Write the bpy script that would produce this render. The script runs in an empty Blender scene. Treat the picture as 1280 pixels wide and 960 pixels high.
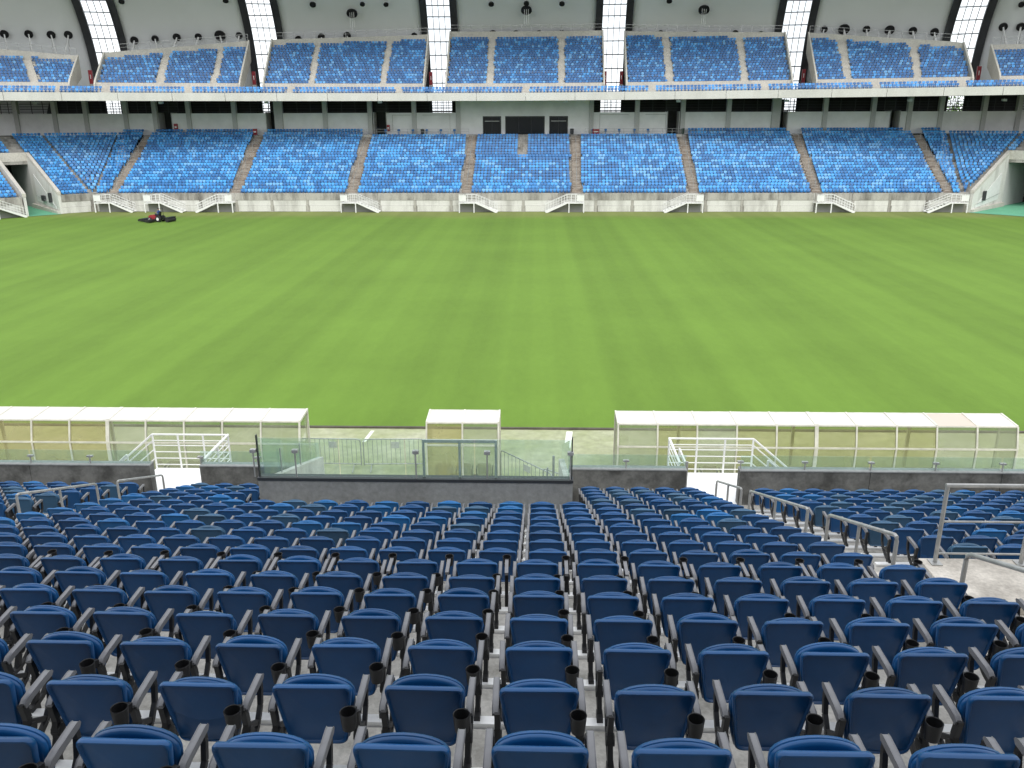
import bpy, bmesh, math, random
import numpy as np
from mathutils import Vector, Matrix

random.seed(7)
rng = np.random.default_rng(11)
SC = bpy.context.scene
COL = SC.collection
R = math.radians

# ------------------------------------------------------------------ camera, sky, sun, exposure
CAM_H, TILT, YAW, ROLL, FPX = 11.3, 17.63, 1.65, 0.15, 1036.0
cam = bpy.data.cameras.new('camera')
cam.sensor_width = 36.0
cam.lens = 36.0 * FPX / 1280.0
cam.clip_start = 0.05
cam.clip_end = 3000
camo = bpy.data.objects.new('camera', cam)
COL.objects.link(camo)
camo.location = (0, 0, CAM_H)
camo.rotation_euler = (Matrix.Rotation(R(YAW), 3, 'Z') @ Matrix.Rotation(R(90 - TILT), 3, 'X') @ Matrix.Rotation(R(-ROLL), 3, 'Z')).to_euler()
SC.camera = camo
SUN_EL, SUN_AZ = 48.0, 165.0

w = bpy.data.worlds.new('World'); SC.world = w; w.use_nodes = True
nt = w.node_tree; nt.nodes.clear()
wo = nt.nodes.new('ShaderNodeOutputWorld'); bg = nt.nodes.new('ShaderNodeBackground')
sky = nt.nodes.new('ShaderNodeTexSky'); sky.sky_type = 'NISHITA'; sky.sun_disc = False
sky.sun_elevation = R(SUN_EL); sky.sun_rotation = R(SUN_AZ); sky.air_density = 1.0; sky.dust_density = 2.0
tc = nt.nodes.new('ShaderNodeTexCoord')
nz = nt.nodes.new('ShaderNodeTexNoise'); nz.inputs['Scale'].default_value = 3.0; nz.inputs['Detail'].default_value = 6
cr = nt.nodes.new('ShaderNodeValToRGB')
cr.color_ramp.elements[0].position = 0.3; cr.color_ramp.elements[0].color = (6.6, 6.9, 7.3, 1)
cr.color_ramp.elements[1].position = 0.75; cr.color_ramp.elements[1].color = (9.6, 9.7, 9.8, 1)
mx = nt.nodes.new('ShaderNodeMix'); mx.data_type = 'RGBA'; mx.inputs['Factor'].default_value = 0.88
nt.links.new(tc.outputs['Generated'], nz.inputs['Vector'])
nt.links.new(nz.outputs['Fac'], cr.inputs['Fac'])
nt.links.new(sky.outputs['Color'], mx.inputs['A'])
nt.links.new(cr.outputs['Color'], mx.inputs['B'])
nt.links.new(mx.outputs['Result'], bg.inputs['Color'])
bg.inputs['Strength'].default_value = 0.14
nt.links.new(bg.outputs['Background'], wo.inputs['Surface'])

sl = bpy.data.lights.new('sun', 'SUN'); sl.energy = 1.1; sl.angle = R(30); sl.color = (1.0, 0.97, 0.92)
so = bpy.data.objects.new('sun', sl); COL.objects.link(so)
so.rotation_euler = Vector((math.sin(R(SUN_AZ)) * math.cos(R(SUN_EL)), math.cos(R(SUN_AZ)) * math.cos(R(SUN_EL)), math.sin(R(SUN_EL)))).to_track_quat('Z', 'Y').to_euler()
SC.view_settings.view_transform = 'Standard'
SC.view_settings.look = 'None'
SC.view_settings.exposure = 0.62
SC.view_settings.gamma = 1.0
SC.view_settings.use_curve_mapping = False
SC.render.engine = 'CYCLES'
SC.cycles.use_denoising = True
SC.cycles.max_bounces = 8
SC.cycles.diffuse_bounces = 4
SC.cycles.transparent_max_bounces = 16
SC.cycles.caustics_reflective = False
SC.cycles.caustics_refractive = False

# ------------------------------------------------------------------ pixel -> place helpers (used once, to find where things stand)
t_, p_ = R(TILT), R(YAW)
FWD = Vector((-math.sin(p_) * math.cos(t_), math.cos(p_) * math.cos(t_), -math.sin(t_)))
RGT0 = Vector((math.cos(p_), math.sin(p_), 0)); UP0 = RGT0.cross(FWD)
_r = R(ROLL)
RGT = RGT0 * math.cos(_r) - UP0 * math.sin(_r)
UPV = UP0 * math.cos(_r) + RGT0 * math.sin(_r)
CAMP = Vector((0, 0, CAM_H))
def ray(px, py): return FWD * FPX + RGT * (px - 640) - UPV * (py - 480)
def at(px, py, Y): d = ray(px, py); return CAMP + d * (Y / d.y)
def atz(px, py, Z): d = ray(px, py); return CAMP + d * ((Z - CAM_H) / d.z)

# ------------------------------------------------------------------ materials
MATS = {}
def newmat(name):
    m = bpy.data.materials.new(name); m.use_nodes = True
    MATS[name] = m
    nt = m.node_tree
    return m, nt, nt.nodes['Principled BSDF'], nt.nodes['Material Output']
def N(nt, t, **kw):
    n = nt.nodes.new(t)
    for k, v in kw.items():
        if k in n.inputs.keys(): n.inputs[k].default_value = v
        else: setattr(n, k, v)
    return n
def plain(name, col, rough=0.6, metal=0.0, var=0.0, scale=4.0, spec=0.5, bump=0.0):
    m, nt, b, o = newmat(name)
    b.inputs['Roughness'].default_value = rough; b.inputs['Metallic'].default_value = metal
    b.inputs['Specular IOR Level'].default_value = spec
    b.inputs['Base Color'].default_value = (*col, 1)
    if var > 0 or bump > 0:
        t = N(nt, 'ShaderNodeTexCoord'); n = N(nt, 'ShaderNodeTexNoise', Scale=scale, Detail=6.0, Roughness=0.6)
        nt.links.new(t.outputs['Object'], n.inputs['Vector'])
        if var > 0:
            r = N(nt, 'ShaderNodeValToRGB')
            r.color_ramp.elements[0].position = 0.32; r.color_ramp.elements[1].position = 0.68
            r.color_ramp.elements[0].color = (*[c * (1 - var) for c in col], 1)
            r.color_ramp.elements[1].color = (*[min(1, c * (1 + var * 0.6)) for c in col], 1)
            nt.links.new(n.outputs['Fac'], r.inputs['Fac']); nt.links.new(r.outputs['Color'], b.inputs['Base Color'])
        if bump > 0:
            bp = N(nt, 'ShaderNodeBump', Strength=bump, Distance=0.02)
            nt.links.new(n.outputs['Fac'], bp.inputs['Height']); nt.links.new(bp.outputs['Normal'], b.inputs['Normal'])
    return m
def concrete(name, col, dark, amount=0.5, scale=0.8, streak=False, rough=0.85, fine=14.0, thr=0.5):
    """weathered concrete: fine grain, large blotches, optional vertical water streaks"""
    m, nt, b, o = newmat(name)
    b.inputs['Roughness'].default_value = rough; b.inputs['Specular IOR Level'].default_value = 0.3
    g = N(nt, 'ShaderNodeNewGeometry')
    mp = N(nt, 'ShaderNodeMapping')
    if streak: mp.inputs['Scale'].default_value = (1.0, 1.0, 0.22)
    nt.links.new(g.outputs['Position'], mp.inputs['Vector'])
    n1 = N(nt, 'ShaderNodeTexNoise', Scale=scale, Detail=8.0, Roughness=0.65)
    n2 = N(nt, 'ShaderNodeTexNoise', Scale=fine, Detail=4.0, Roughness=0.7)
    nt.links.new(mp.outputs['Vector'], n1.inputs['Vector']); nt.links.new(g.outputs['Position'], n2.inputs['Vector'])
    r1 = N(nt, 'ShaderNodeValToRGB')
    r1.color_ramp.elements[0].position = thr - 0.08; r1.color_ramp.elements[1].position = thr + 0.14
    r1.color_ramp.elements[0].color = (0, 0, 0, 1); r1.color_ramp.elements[1].color = (amount, amount, amount, 1)
    nt.links.new(n1.outputs['Fac'], r1.inputs['Fac'])
    m1 = N(nt, 'ShaderNodeMix'); m1.data_type = 'RGBA'
    m1.inputs['A'].default_value = (*col, 1); m1.inputs['B'].default_value = (*dark, 1)
    nt.links.new(r1.outputs['Color'], m1.inputs['Factor'])
    r2 = N(nt, 'ShaderNodeValToRGB')
    r2.color_ramp.elements[0].position = 0.25; r2.color_ramp.elements[1].position = 0.75
    r2.color_ramp.elements[0].color = (0.72, 0.72, 0.72, 1); r2.color_ramp.elements[1].color = (1.12, 1.12, 1.12, 1)
    nt.links.new(n2.outputs['Fac'], r2.inputs['Fac'])
    m2 = N(nt, 'ShaderNodeMix'); m2.data_type = 'RGBA'; m2.blend_type = 'MULTIPLY'; m2.inputs['Factor'].default_value = 1
    nt.links.new(m1.outputs['Result'], m2.inputs['A']); nt.links.new(r2.outputs['Color'], m2.inputs['B'])
    nt.links.new(m2.outputs['Result'], b.inputs['Base Color'])
    bp = N(nt, 'ShaderNodeBump', Strength=0.25, Distance=0.02)
    nt.links.new(n2.outputs['Fac'], bp.inputs['Height']); nt.links.new(bp.outputs['Normal'], b.inputs['Normal'])
    return m
def glass(name, tint, gloss=0.10, dirt=0.0, dirtcol=(0.6, 0.62, 0.45)):
    m, nt, b, o = newmat(name)
    nt.nodes.remove(b)
    tr = N(nt, 'ShaderNodeBsdfTransparent'); tr.inputs['Color'].default_value = (*tint, 1)
    gl = N(nt, 'ShaderNodeBsdfGlossy', Roughness=0.03); gl.inputs['Color'].default_value = (1, 1, 1, 1)
    lw = N(nt, 'ShaderNodeLayerWeight', Blend=0.5); pw = N(nt, 'ShaderNodeMath', operation='POWER'); pw.inputs[1].default_value = 5.0
    fr = N(nt, 'ShaderNodeMath', operation='MULTIPLY_ADD'); fr.inputs[1].default_value = 0.9; fr.inputs[2].default_value = 0.04
    nt.links.new(lw.outputs['Facing'], pw.inputs[0]); nt.links.new(pw.outputs[0], fr.inputs[0])
    mx = N(nt, 'ShaderNodeMixShader')
    nt.links.new(fr.outputs[0], mx.inputs['Fac']); nt.links.new(tr.outputs[0], mx.inputs[1]); nt.links.new(gl.outputs[0], mx.inputs[2])
    last = mx
    if dirt > 0:
        g = N(nt, 'ShaderNodeNewGeometry'); n = N(nt, 'ShaderNodeTexNoise', Scale=0.7, Detail=4.0, Roughness=0.5)
        nt.links.new(g.outputs['Position'], n.inputs['Vector'])
        mr = N(nt, 'ShaderNodeMapRange'); mr.inputs['From Min'].default_value = 0.3; mr.inputs['From Max'].default_value = 0.7
        mr.inputs['To Min'].default_value = dirt * 0.6; mr.inputs['To Max'].default_value = min(1, dirt * 1.4)
        nt.links.new(n.outputs['Fac'], mr.inputs['Value'])
        df = N(nt, 'ShaderNodeBsdfDiffuse'); df.inputs['Color'].default_value = (*dirtcol, 1)
        tl = N(nt, 'ShaderNodeBsdfTranslucent'); tl.inputs['Color'].default_value = (*dirtcol, 1)
        ad = N(nt, 'ShaderNodeMixShader'); ad.inputs['Fac'].default_value = 0.5
        nt.links.new(df.outputs[0], ad.inputs[1]); nt.links.new(tl.outputs[0], ad.inputs[2])
        m2 = N(nt, 'ShaderNodeMixShader')
        nt.links.new(mr.outputs['Result'], m2.inputs['Fac']); nt.links.new(last.outputs[0], m2.inputs[1]); nt.links.new(ad.outputs[0], m2.inputs[2])
        last = m2
    nt.links.new(last.outputs[0], o.inputs['Surface'])
    return m

M_ground = plain('soil', (0.10, 0.10, 0.09), 0.95, var=0.3, scale=0.2)
M_conc_far = concrete('concrete_far', (0.46, 0.44, 0.40), (0.13, 0.12, 0.105), 0.85, 0.8, True, thr=0.50)
M_conc_white = concrete('concrete_white', (0.72, 0.71, 0.67), (0.30, 0.29, 0.26), 0.6, 0.6, True, thr=0.55)
M_conc_light = concrete('concrete_light', (0.60, 0.57, 0.51), (0.44, 0.42, 0.38), 0.5, 0.4, fine=5)
M_aisle = concrete('aisle_concrete', (0.33, 0.28, 0.23), (0.16, 0.13, 0.11), 0.8, 0.9, fine=4)
M_nosing = plain('step_nosing', (0.55, 0.52, 0.46), 0.8, var=0.3, scale=2)
M_fascia = concrete('fascia_concrete', (0.69, 0.675, 0.635), (0.53, 0.515, 0.48), 0.5, 0.3, True)
M_whitewall = plain('white_plaster', (0.84, 0.835, 0.83), 0.85, var=0.10, scale=0.5)
M_column = concrete('column_concrete', (0.58, 0.575, 0.56), (0.46, 0.455, 0.44), 0.5, 0.5, True)
M_void_shade = plain('interior_shade', (0.035, 0.036, 0.038), 0.9, var=0.3, scale=0.6)  # near-black colour stands in for the shade within enclosed spaces
M_darkglass = plain('dark_window_glass', (0.012, 0.014, 0.017), 0.12, spec=0.6)
M_frame = plain('dark_frame_metal', (0.05, 0.053, 0.057), 0.5, 0.3)
M_roof = plain('roof_lining', (0.82, 0.835, 0.83), 0.6, var=0.06, scale=0.06)
M_gutter = plain('gutter_black', (0.035, 0.037, 0.04), 0.6, var=0.3, scale=0.6)
M_mullion = plain('mullion_grey', (0.16, 0.17, 0.18), 0.5, 0.4)
M_rod = plain('strut_white', (0.75, 0.75, 0.73), 0.45)
M_rim = plain('opening_black', (0.012, 0.012, 0.013), 0.8)
M_white = plain('white_paint', (0.80, 0.80, 0.78), 0.45, var=0.10, scale=1.5)
M_shadow = plain('stair_shade', (0.22, 0.22, 0.21), 0.8)
M_red = plain('red_paint', (0.30, 0.02, 0.03), 0.5)
M_mint = concrete('mint_ramp_paint', (0.16, 0.46, 0.29), (0.12, 0.36, 0.23), 0.5, 0.3)
M_black = plain('black_plastic', (0.014, 0.014, 0.015), 0.45, spec=0.4)
M_arm = plain('armrest_grey', (0.17, 0.17, 0.18), 0.36, spec=0.5, var=0.12, scale=9)
M_steel = plain('galvanised_steel', (0.42, 0.42, 0.41), 0.42, 0.4, var=0.25, scale=6)
M_alu = plain('aluminium_rail', (0.86, 0.86, 0.85), 0.35, 0.25, var=0.12, scale=3)
M_step = concrete('terrace_concrete', (0.52, 0.50, 0.46), (0.24, 0.23, 0.20), 0.8, 2.6, fine=26, thr=0.5)
M_platform = concrete('platform_concrete', (0.68, 0.63, 0.56), (0.34, 0.31, 0.27), 0.75, 1.6, fine=22)
M_parapet = concrete('parapet_dark', (0.20, 0.20, 0.19), (0.07, 0.07, 0.066), 0.9, 1.5, fine=9, thr=0.48)
M_box = concrete('box_concrete', (0.30, 0.31, 0.31), (0.22, 0.225, 0.22), 0.6, 1.0, True, fine=9)
M_boxin = concrete('box_inner', (0.66, 0.65, 0.60), (0.36, 0.35, 0.31), 0.6, 1.6, True)
M_apron = concrete('apron_worn_green', (0.33, 0.36, 0.20), (0.46, 0.47, 0.34), 0.8, 0.35, fine=3, thr=0.5)
M_landing = plain('landing_white', (0.85, 0.85, 0.84), 0.5, var=0.05, scale=2)
M_glass = glass('railing_glass', (0.90, 0.965, 0.94), dirt=0.06, dirtcol=(0.50, 0.66, 0.60))
M_skyglass = glass('skylight_glass', (0.94, 0.96, 0.97))
M_pc_tint = [glass('dugout_panel_olive', (0.90, 0.90, 0.76), dirt=0.26, dirtcol=(0.58, 0.58, 0.36)),
             glass('dugout_panel_clear', (0.90, 0.92, 0.86), dirt=0.22, dirtcol=(0.62, 0.64, 0.52)),
             glass('dugout_panel_amber', (0.92, 0.89, 0.72), dirt=0.30, dirtcol=(0.68, 0.64, 0.42))]
M_canopy = plain('canopy_white', (0.60, 0.585, 0.545), 0.4, var=0.05, scale=1)
M_canopy2 = plain('canopy_cream', (0.56, 0.49, 0.41), 0.4, var=0.05, scale=1)
M_cream = plain('frame_cream', (0.70, 0.68, 0.60), 0.5, var=0.2, scale=3)
M_beige = plain('bench_seat_beige', (0.55, 0.53, 0.44), 0.5)
M_tyre = plain('tyre_rubber', (0.02, 0.02, 0.02), 0.85)
M_paper = plain('paper_white', (0.85, 0.85, 0.83), 0.7)
M_skin = plain('skin', (0.35, 0.20, 0.13), 0.6)
M_shirt = plain('shirt_blue', (0.04, 0.09, 0.32), 0.85)
M_trouser = plain('trousers_dark', (0.03, 0.03, 0.04), 0.9)
M_leaf = plain('leaf_green', (0.09, 0.17, 0.03), 0.7, var=0.4, scale=1.2)
M_bark = plain('bark', (0.12, 0.09, 0.06), 0.9, var=0.3, scale=3)
M_lampw = plain('lamp_housing_white', (0.8, 0.8, 0.8), 0.4)
M_mark = plain('line_paint_white', (0.78, 0.79, 0.70), 0.7, var=0.2, scale=2)

def seat_blue(name, col, rough=0.36):
    m, nt, b, o = newmat(name)
    b.inputs['Roughness'].default_value = rough; b.inputs['Specular IOR Level'].default_value = 0.38
    oi = N(nt, 'ShaderNodeObjectInfo'); g = N(nt, 'ShaderNodeNewGeometry')
    n = N(nt, 'ShaderNodeTexNoise', Scale=9.0, Detail=5.0, Roughness=0.65)
    nt.links.new(g.outputs['Position'], n.inputs['Vector'])
    hs = N(nt, 'ShaderNodeHueSaturation'); hs.inputs['Color'].default_value = (*col, 1)
    ad = N(nt, 'ShaderNodeMath', operation='MULTIPLY_ADD'); ad.inputs[1].default_value = 0.35; ad.inputs[2].default_value = 0.66
    nt.links.new(oi.outputs['Random'], ad.inputs[0])
    a2 = N(nt, 'ShaderNodeMath', operation='MULTIPLY_ADD'); a2.inputs[1].default_value = 0.30
    nt.links.new(n.outputs['Fac'], a2.inputs[0]); nt.links.new(ad.outputs[0], a2.inputs[2])
    nt.links.new(a2.outputs[0], hs.inputs['Value'])
    nd = N(nt, 'ShaderNodeTexNoise', Scale=38.0, Detail=7.0, Roughness=0.8); nt.links.new(g.outputs['Position'], nd.inputs['Vector'])
    rd = N(nt, 'ShaderNodeValToRGB'); rd.color_ramp.elements[0].position = 0.60; rd.color_ramp.elements[1].position = 0.78
    rd.color_ramp.elements[0].color = (0, 0, 0, 1); rd.color_ramp.elements[1].color = (0.11, 0.11, 0.11, 1); nt.links.new(nd.outputs['Fac'], rd.inputs['Fac'])
    md = N(nt, 'ShaderNodeMix'); md.data_type = 'RGBA'; md.inputs['B'].default_value = (0.30, 0.31, 0.30, 1)
    nt.links.new(rd.outputs['Color'], md.inputs['Factor']); nt.links.new(hs.outputs['Color'], md.inputs['A'])
    nt.links.new(md.outputs['Result'], b.inputs['Base Color'])
    mr = N(nt, 'ShaderNodeMapRange'); mr.inputs['To Min'].default_value = rough - 0.06; mr.inputs['To Max'].default_value = rough + 0.16
    nt.links.new(n.outputs['Fac'], mr.inputs['Value']); nt.links.new(mr.outputs['Result'], b.inputs['Roughness'])
    return m
NEAR_BLUES = [seat_blue('seat_navy', (0.0040, 0.066, 0.200), 0.28), seat_blue('seat_bright_blue', (0.008, 0.118, 0.320)), seat_blue('seat_grey_blue', (0.032, 0.098, 0.185))]
FAR_BLUES = [plain('far_seat_%s' % n, c, 0.45) for n, c in (('navy', (0.026, 0.160, 0.41)), ('royal', (0.038, 0.240, 0.57)), ('azure', (0.062, 0.35, 0.74)), ('pale', (0.15, 0.41, 0.74)), ('red', (0.5, 0.05, 0.10)))]

UP_SHADED_BLUES = [plain('upper_seat_shaded_%s' % n, c, 0.5) for n, c in (('navy', (0.018, 0.116, 0.315)), ('royal', (0.030, 0.185, 0.47)), ('azure', (0.055, 0.29, 0.64)), ('pale', (0.12, 0.34, 0.62)))]  # far seat blues darkened, the roof's shade put into the colour
def grass_material():
    m, nt, b, o = newmat('pitch_grass')
    b.inputs['Roughness'].default_value = 0.9; b.inputs['Specular IOR Level'].default_value = 0.15
    b.inputs['Sheen Weight'].default_value = 0.04; b.inputs['Sheen Roughness'].default_value = 0.45; b.inputs['Sheen Tint'].default_value = (0.85, 1.0, 0.6, 1)
    g = N(nt, 'ShaderNodeNewGeometry'); sx = N(nt, 'ShaderNodeSeparateXYZ')
    nt.links.new(g.outputs['Position'], sx.inputs[0])
    # soft-edged mowing bands in both directions, wavering a little
    nw = N(nt, 'ShaderNodeTexNoise', Scale=0.09, Detail=3.0); nt.links.new(g.outputs['Position'], nw.inputs['Vector'])
    def band(sock, period, phase, waver, sharp):
        a = N(nt, 'ShaderNodeMath', operation='MULTIPLY_ADD'); a.inputs[1].default_value = waver; nt.links.new(nw.outputs['Fac'], a.inputs[0]); nt.links.new(sock, a.inputs[2])
        c = N(nt, 'ShaderNodeMath', operation='MULTIPLY_ADD'); c.inputs[1].default_value = 2 * math.pi / period; c.inputs[2].default_value = phase; nt.links.new(a.outputs[0], c.inputs[0])
        s = N(nt, 'ShaderNodeMath', operation='SINE'); nt.links.new(c.outputs[0], s.inputs[0])
        r = N(nt, 'ShaderNodeMapRange'); r.interpolation_type = 'SMOOTHSTEP'; r.inputs['From Min'].default_value = -sharp; r.inputs['From Max'].default_value = sharp
        nt.links.new(s.outputs[0], r.inputs['Value']); return r.outputs['Result']
    b1 = band(sx.outputs['X'], 10.4, 0.9, 0.5, 0.22)
    b2 = band(sx.outputs['Y'], 11.0, 0.3, 1.2, 0.5)
    b3 = band(sx.outputs['X'], 2.3, 0.2, 0.25, 0.5)
    n1 = N(nt, 'ShaderNodeTexNoise', Scale=0.12, Detail=5.0, Roughness=0.6); nt.links.new(g.outputs['Position'], n1.inputs['Vector'])
    mpf = N(nt, 'ShaderNodeMapping'); mpf.inputs['Scale'].default_value = (1.0, 0.35, 1.0); nt.links.new(g.outputs['Position'], mpf.inputs['Vector'])
    n2 = N(nt, 'ShaderNodeTexNoise', Scale=2.4, Detail=8.0, Roughness=0.75); nt.links.new(mpf.outputs['Vector'], n2.inputs['Vector'])
    def ma(a, k, c):
        q = N(nt, 'ShaderNodeMath', operation='MULTIPLY_ADD'); q.inputs[1].default_value = k
        nt.links.new(a, q.inputs[0])
        if isinstance(c, float): q.inputs[2].default_value = c
        else: nt.links.new(c, q.inputs[2])
        return q.outputs[0]
    v = ma(b1, 0.095, 0.68); v = ma(b2, 0.03, v); v = ma(b3, 0.055, v); v = ma(n1.outputs['Fac'], 0.35, v); v = ma(n2.outputs['Fac'], 0.30, v)
    # dry yellowed strip along the far wall: grass grows thin there
    yr = N(nt, 'ShaderNodeMapRange'); yr.interpolation_type = 'SMOOTHSTEP'; yr.inputs['From Min'].default_value = 100.5; yr.inputs['From Max'].default_value = 107.0
    yw = N(nt, 'ShaderNodeMath', operation='MULTIPLY_ADD'); yw.inputs[1].default_value = 5.0; nt.links.new(n1.outputs['Fac'], yw.inputs[0]); nt.links.new(sx.outputs['Y'], yw.inputs[2])
    yo = N(nt, 'ShaderNodeMath', operation='SUBTRACT'); yo.inputs[1].default_value = 2.5; nt.links.new(yw.outputs[0], yo.inputs[0]); nt.links.new(yo.outputs[0], yr.inputs['Value'])
    mxc = N(nt, 'ShaderNodeMix'); mxc.data_type = 'RGBA'; mxc.inputs['A'].default_value = (0.112, 0.196, 0.028, 1); mxc.inputs['B'].default_value = (0.165, 0.195, 0.058, 1)
    nt.links.new(yr.outputs['Result'], mxc.inputs['Factor'])
    hs = N(nt, 'ShaderNodeHueSaturation'); nt.links.new(mxc.outputs['Result'], hs.inputs['Color']); nt.links.new(v, hs.inputs['Value'])
    nt.links.new(hs.outputs['Color'], b.inputs['Base Color'])
    bp = N(nt, 'ShaderNodeBump', Strength=0.5, Distance=0.03); nt.links.new(n2.outputs['Fac'], bp.inputs['Height']); nt.links.new(bp.outputs['Normal'], b.inputs['Normal'])
    return m
M_grass = grass_material()

# ------------------------------------------------------------------ mesh helpers
ORD = ['first', 'second', 'third', 'fourth', 'fifth', 'sixth', 'seventh', 'eighth', 'ninth', 'tenth', 'eleventh', 'twelfth', 'thirteenth', 'fourteenth', 'fifteenth', 'sixteenth', 'seventeenth', 'eighteenth', 'nineteenth', 'twentieth', 'twenty-first', 'twenty-second', 'twenty-third', 'twenty-fourth']
class MB:
    def __init__(s): s.v = []; s.f = []; s.m = []
    def add(s, vs, fs, mi=0):
        k = len(s.v); s.v += [tuple(v) for v in vs]; s.f += [tuple(i + k for i in f) for f in fs]; s.m += [mi] * len(fs); return s
    def box(s, x0, x1, y0, y1, z0, z1, mi=0):
        return s.add([(x0, y0, z0), (x1, y0, z0), (x1, y1, z0), (x0, y1, z0), (x0, y0, z1), (x1, y0, z1), (x1, y1, z1), (x0, y1, z1)],
                     [(0, 3, 2, 1), (4, 5, 6, 7), (0, 1, 5, 4), (1, 2, 6, 5), (2, 3, 7, 6), (3, 0, 4, 7)], mi)
    def hexa(s, b, t, mi=0):
        """four bottom corners, four top corners, both counter-clockwise from above"""
        return s.add(list(b) + list(t), [(0, 3, 2, 1), (4, 5, 6, 7), (0, 1, 5, 4), (1, 2, 6, 5), (2, 3, 7, 6), (3, 0, 4, 7)], mi)
    def bar(s, a, b, wd, ht, mi=0, up=Vector((0, 0, 1))):
        a, b = Vector(a), Vector(b); d = (b - a).normalized()
        sd = d.cross(up)
        if sd.length < 1e-4: sd = d.cross(Vector((0, 1, 0)))
        sd.normalize(); u = sd.cross(d).normalized()
        c = [(-sd * wd - u * ht) / 2, (sd * wd - u * ht) / 2, (sd * wd + u * ht) / 2, (-sd * wd + u * ht) / 2]
        return s.add([a + q for q in c] + [b + q for q in c], [(0, 1, 2, 3), (7, 6, 5, 4), (0, 4, 5, 1), (1, 5, 6, 2), (2, 6, 7, 3), (3, 7, 4, 0)], mi)
    def tube(s, pts, r, n=8, mi=0, cap=True):
        pts = [Vector(p) for p in pts]; rings = []
        for i, p in enumerate(pts):
            d = (pts[min(i + 1, len(pts) - 1)] - pts[max(i - 1, 0)]).normalized()
            ref = Vector((0, 0, 1)) if abs(d.z) < 0.9 else Vector((1, 0, 0))
            a = d.cross(ref).normalized(); b = a.cross(d).normalized()
            rr = r[i] if isinstance(r, (list, tuple)) else r
            rings.append([p + (a * math.cos(2 * math.pi * k / n) + b * math.sin(2 * math.pi * k / n)) * rr for k in range(n)])
        vs = [v for g in rings for v in g]; fs = []
        for i in range(len(pts) - 1):
            for k in range(n):
                fs.append((i * n + k, i * n + (k + 1) % n, (i + 1) * n + (k + 1) % n, (i + 1) * n + k))
        if cap: fs += [tuple(range(n - 1, -1, -1)), tuple(range((len(pts) - 1) * n, len(pts) * n))]
        return s.add(vs, fs, mi)
    def lathe(s, prof, c, n=16, mi=0, axis='Z', squash=1.0):
        """prof: (radius, height) list around a vertical (or x / y) axis through c"""
        vs = []; fs = []; c = Vector(c)
        for rr, h in prof:
            for k in range(n):
                a = 2 * math.pi * k / n; p, q = rr * math.cos(a), rr * math.sin(a)
                vs.append(c + (Vector((p, q, h)) if axis == 'Z' else Vector((h, p, q)) if axis == 'X' else Vector((p, h, q))))
        for i in range(len(prof) - 1):
            for k in range(n): fs.append((i * n + k, i * n + (k + 1) % n, (i + 1) * n + (k + 1) % n, (i + 1) * n + k))
        return s.add(vs, fs, mi)
    def prism(s, poly, d0, d1, plane='YZ', mi=0):
        """poly 2-D extruded along the axis that is missing"""
        n = len(poly)
        f = {'YZ': lambda p, d: (d, p[0], p[1]), 'XZ': lambda p, d: (p[0], d, p[1]), 'XY': lambda p, d: (p[0], p[1], d)}[plane]
        vs = [f(p, d0) for p in poly] + [f(p, d1) for p in poly]
        fs = [tuple(range(n)), tuple(range(2 * n - 1, n - 1, -1))] + [(i, n + i, n + (i + 1) % n, (i + 1) % n) for i in range(n)]
        return s.add(vs, fs, mi)
    def mesh(s, name, mats, smooth=None):
        me = bpy.data.meshes.new(name); me.from_pydata(s.v, [], s.f)
        mats = mats if isinstance(mats, (list, tuple)) else [mats]
        for q in mats: me.materials.append(q)
        if len(mats) > 1: me.polygons.foreach_set('material_index', s.m)
        bm = bmesh.new(); bm.from_mesh(me); bmesh.ops.recalc_face_normals(bm, faces=bm.faces); bm.to_mesh(me); bm.free()
        if smooth:
            me.polygons.foreach_set('use_smooth', [True] * len(me.polygons)); me.set_sharp_from_angle(angle=R(smooth))
        me.update(); return me
    def build(s, name, mats, parent=None, smooth=None):
        return link(name, s.mesh(name, mats, smooth), parent)
def link(name, me, parent=None):
    o = bpy.data.objects.new(name, me); COL.objects.link(o)
    if parent is not None: o.parent = parent
    return o
def tag(o, label, cat, group=None, kind=None):
    if label: o['label'] = label
    if cat: o['category'] = cat
    if group: o['group'] = group
    if kind: o['kind'] = kind
    return o
def thing(name, label, cat, loc=(0, 0, 0), rz=0.0, group=None):
    o = bpy.data.objects.new(name, None); COL.objects.link(o); o.empty_display_size = 0.2
    o.location = loc; o.rotation_euler = (0, 0, rz)
    return tag(o, label, cat, group)
def struct(o): o['kind'] = 'structure'; return o
def dup_children(src, dst):
    for ch in src.children:
        c = ch.copy(); COL.objects.link(c); c.parent = dst
        for g in ch.children:
            d = g.copy(); COL.objects.link(d); d.parent = c

# ------------------------------------------------------------------ ground and pitch
struct(MB().add([(-1500, -600, -0.35), (1500, -600, -0.35), (1500, 2200, -0.35), (-1500, 2200, -0.35)], [(0, 1, 2, 3)]).build('ground', M_ground))
NEAR_EDGE, FAR_WALL = 29.95, 109.4
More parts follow.
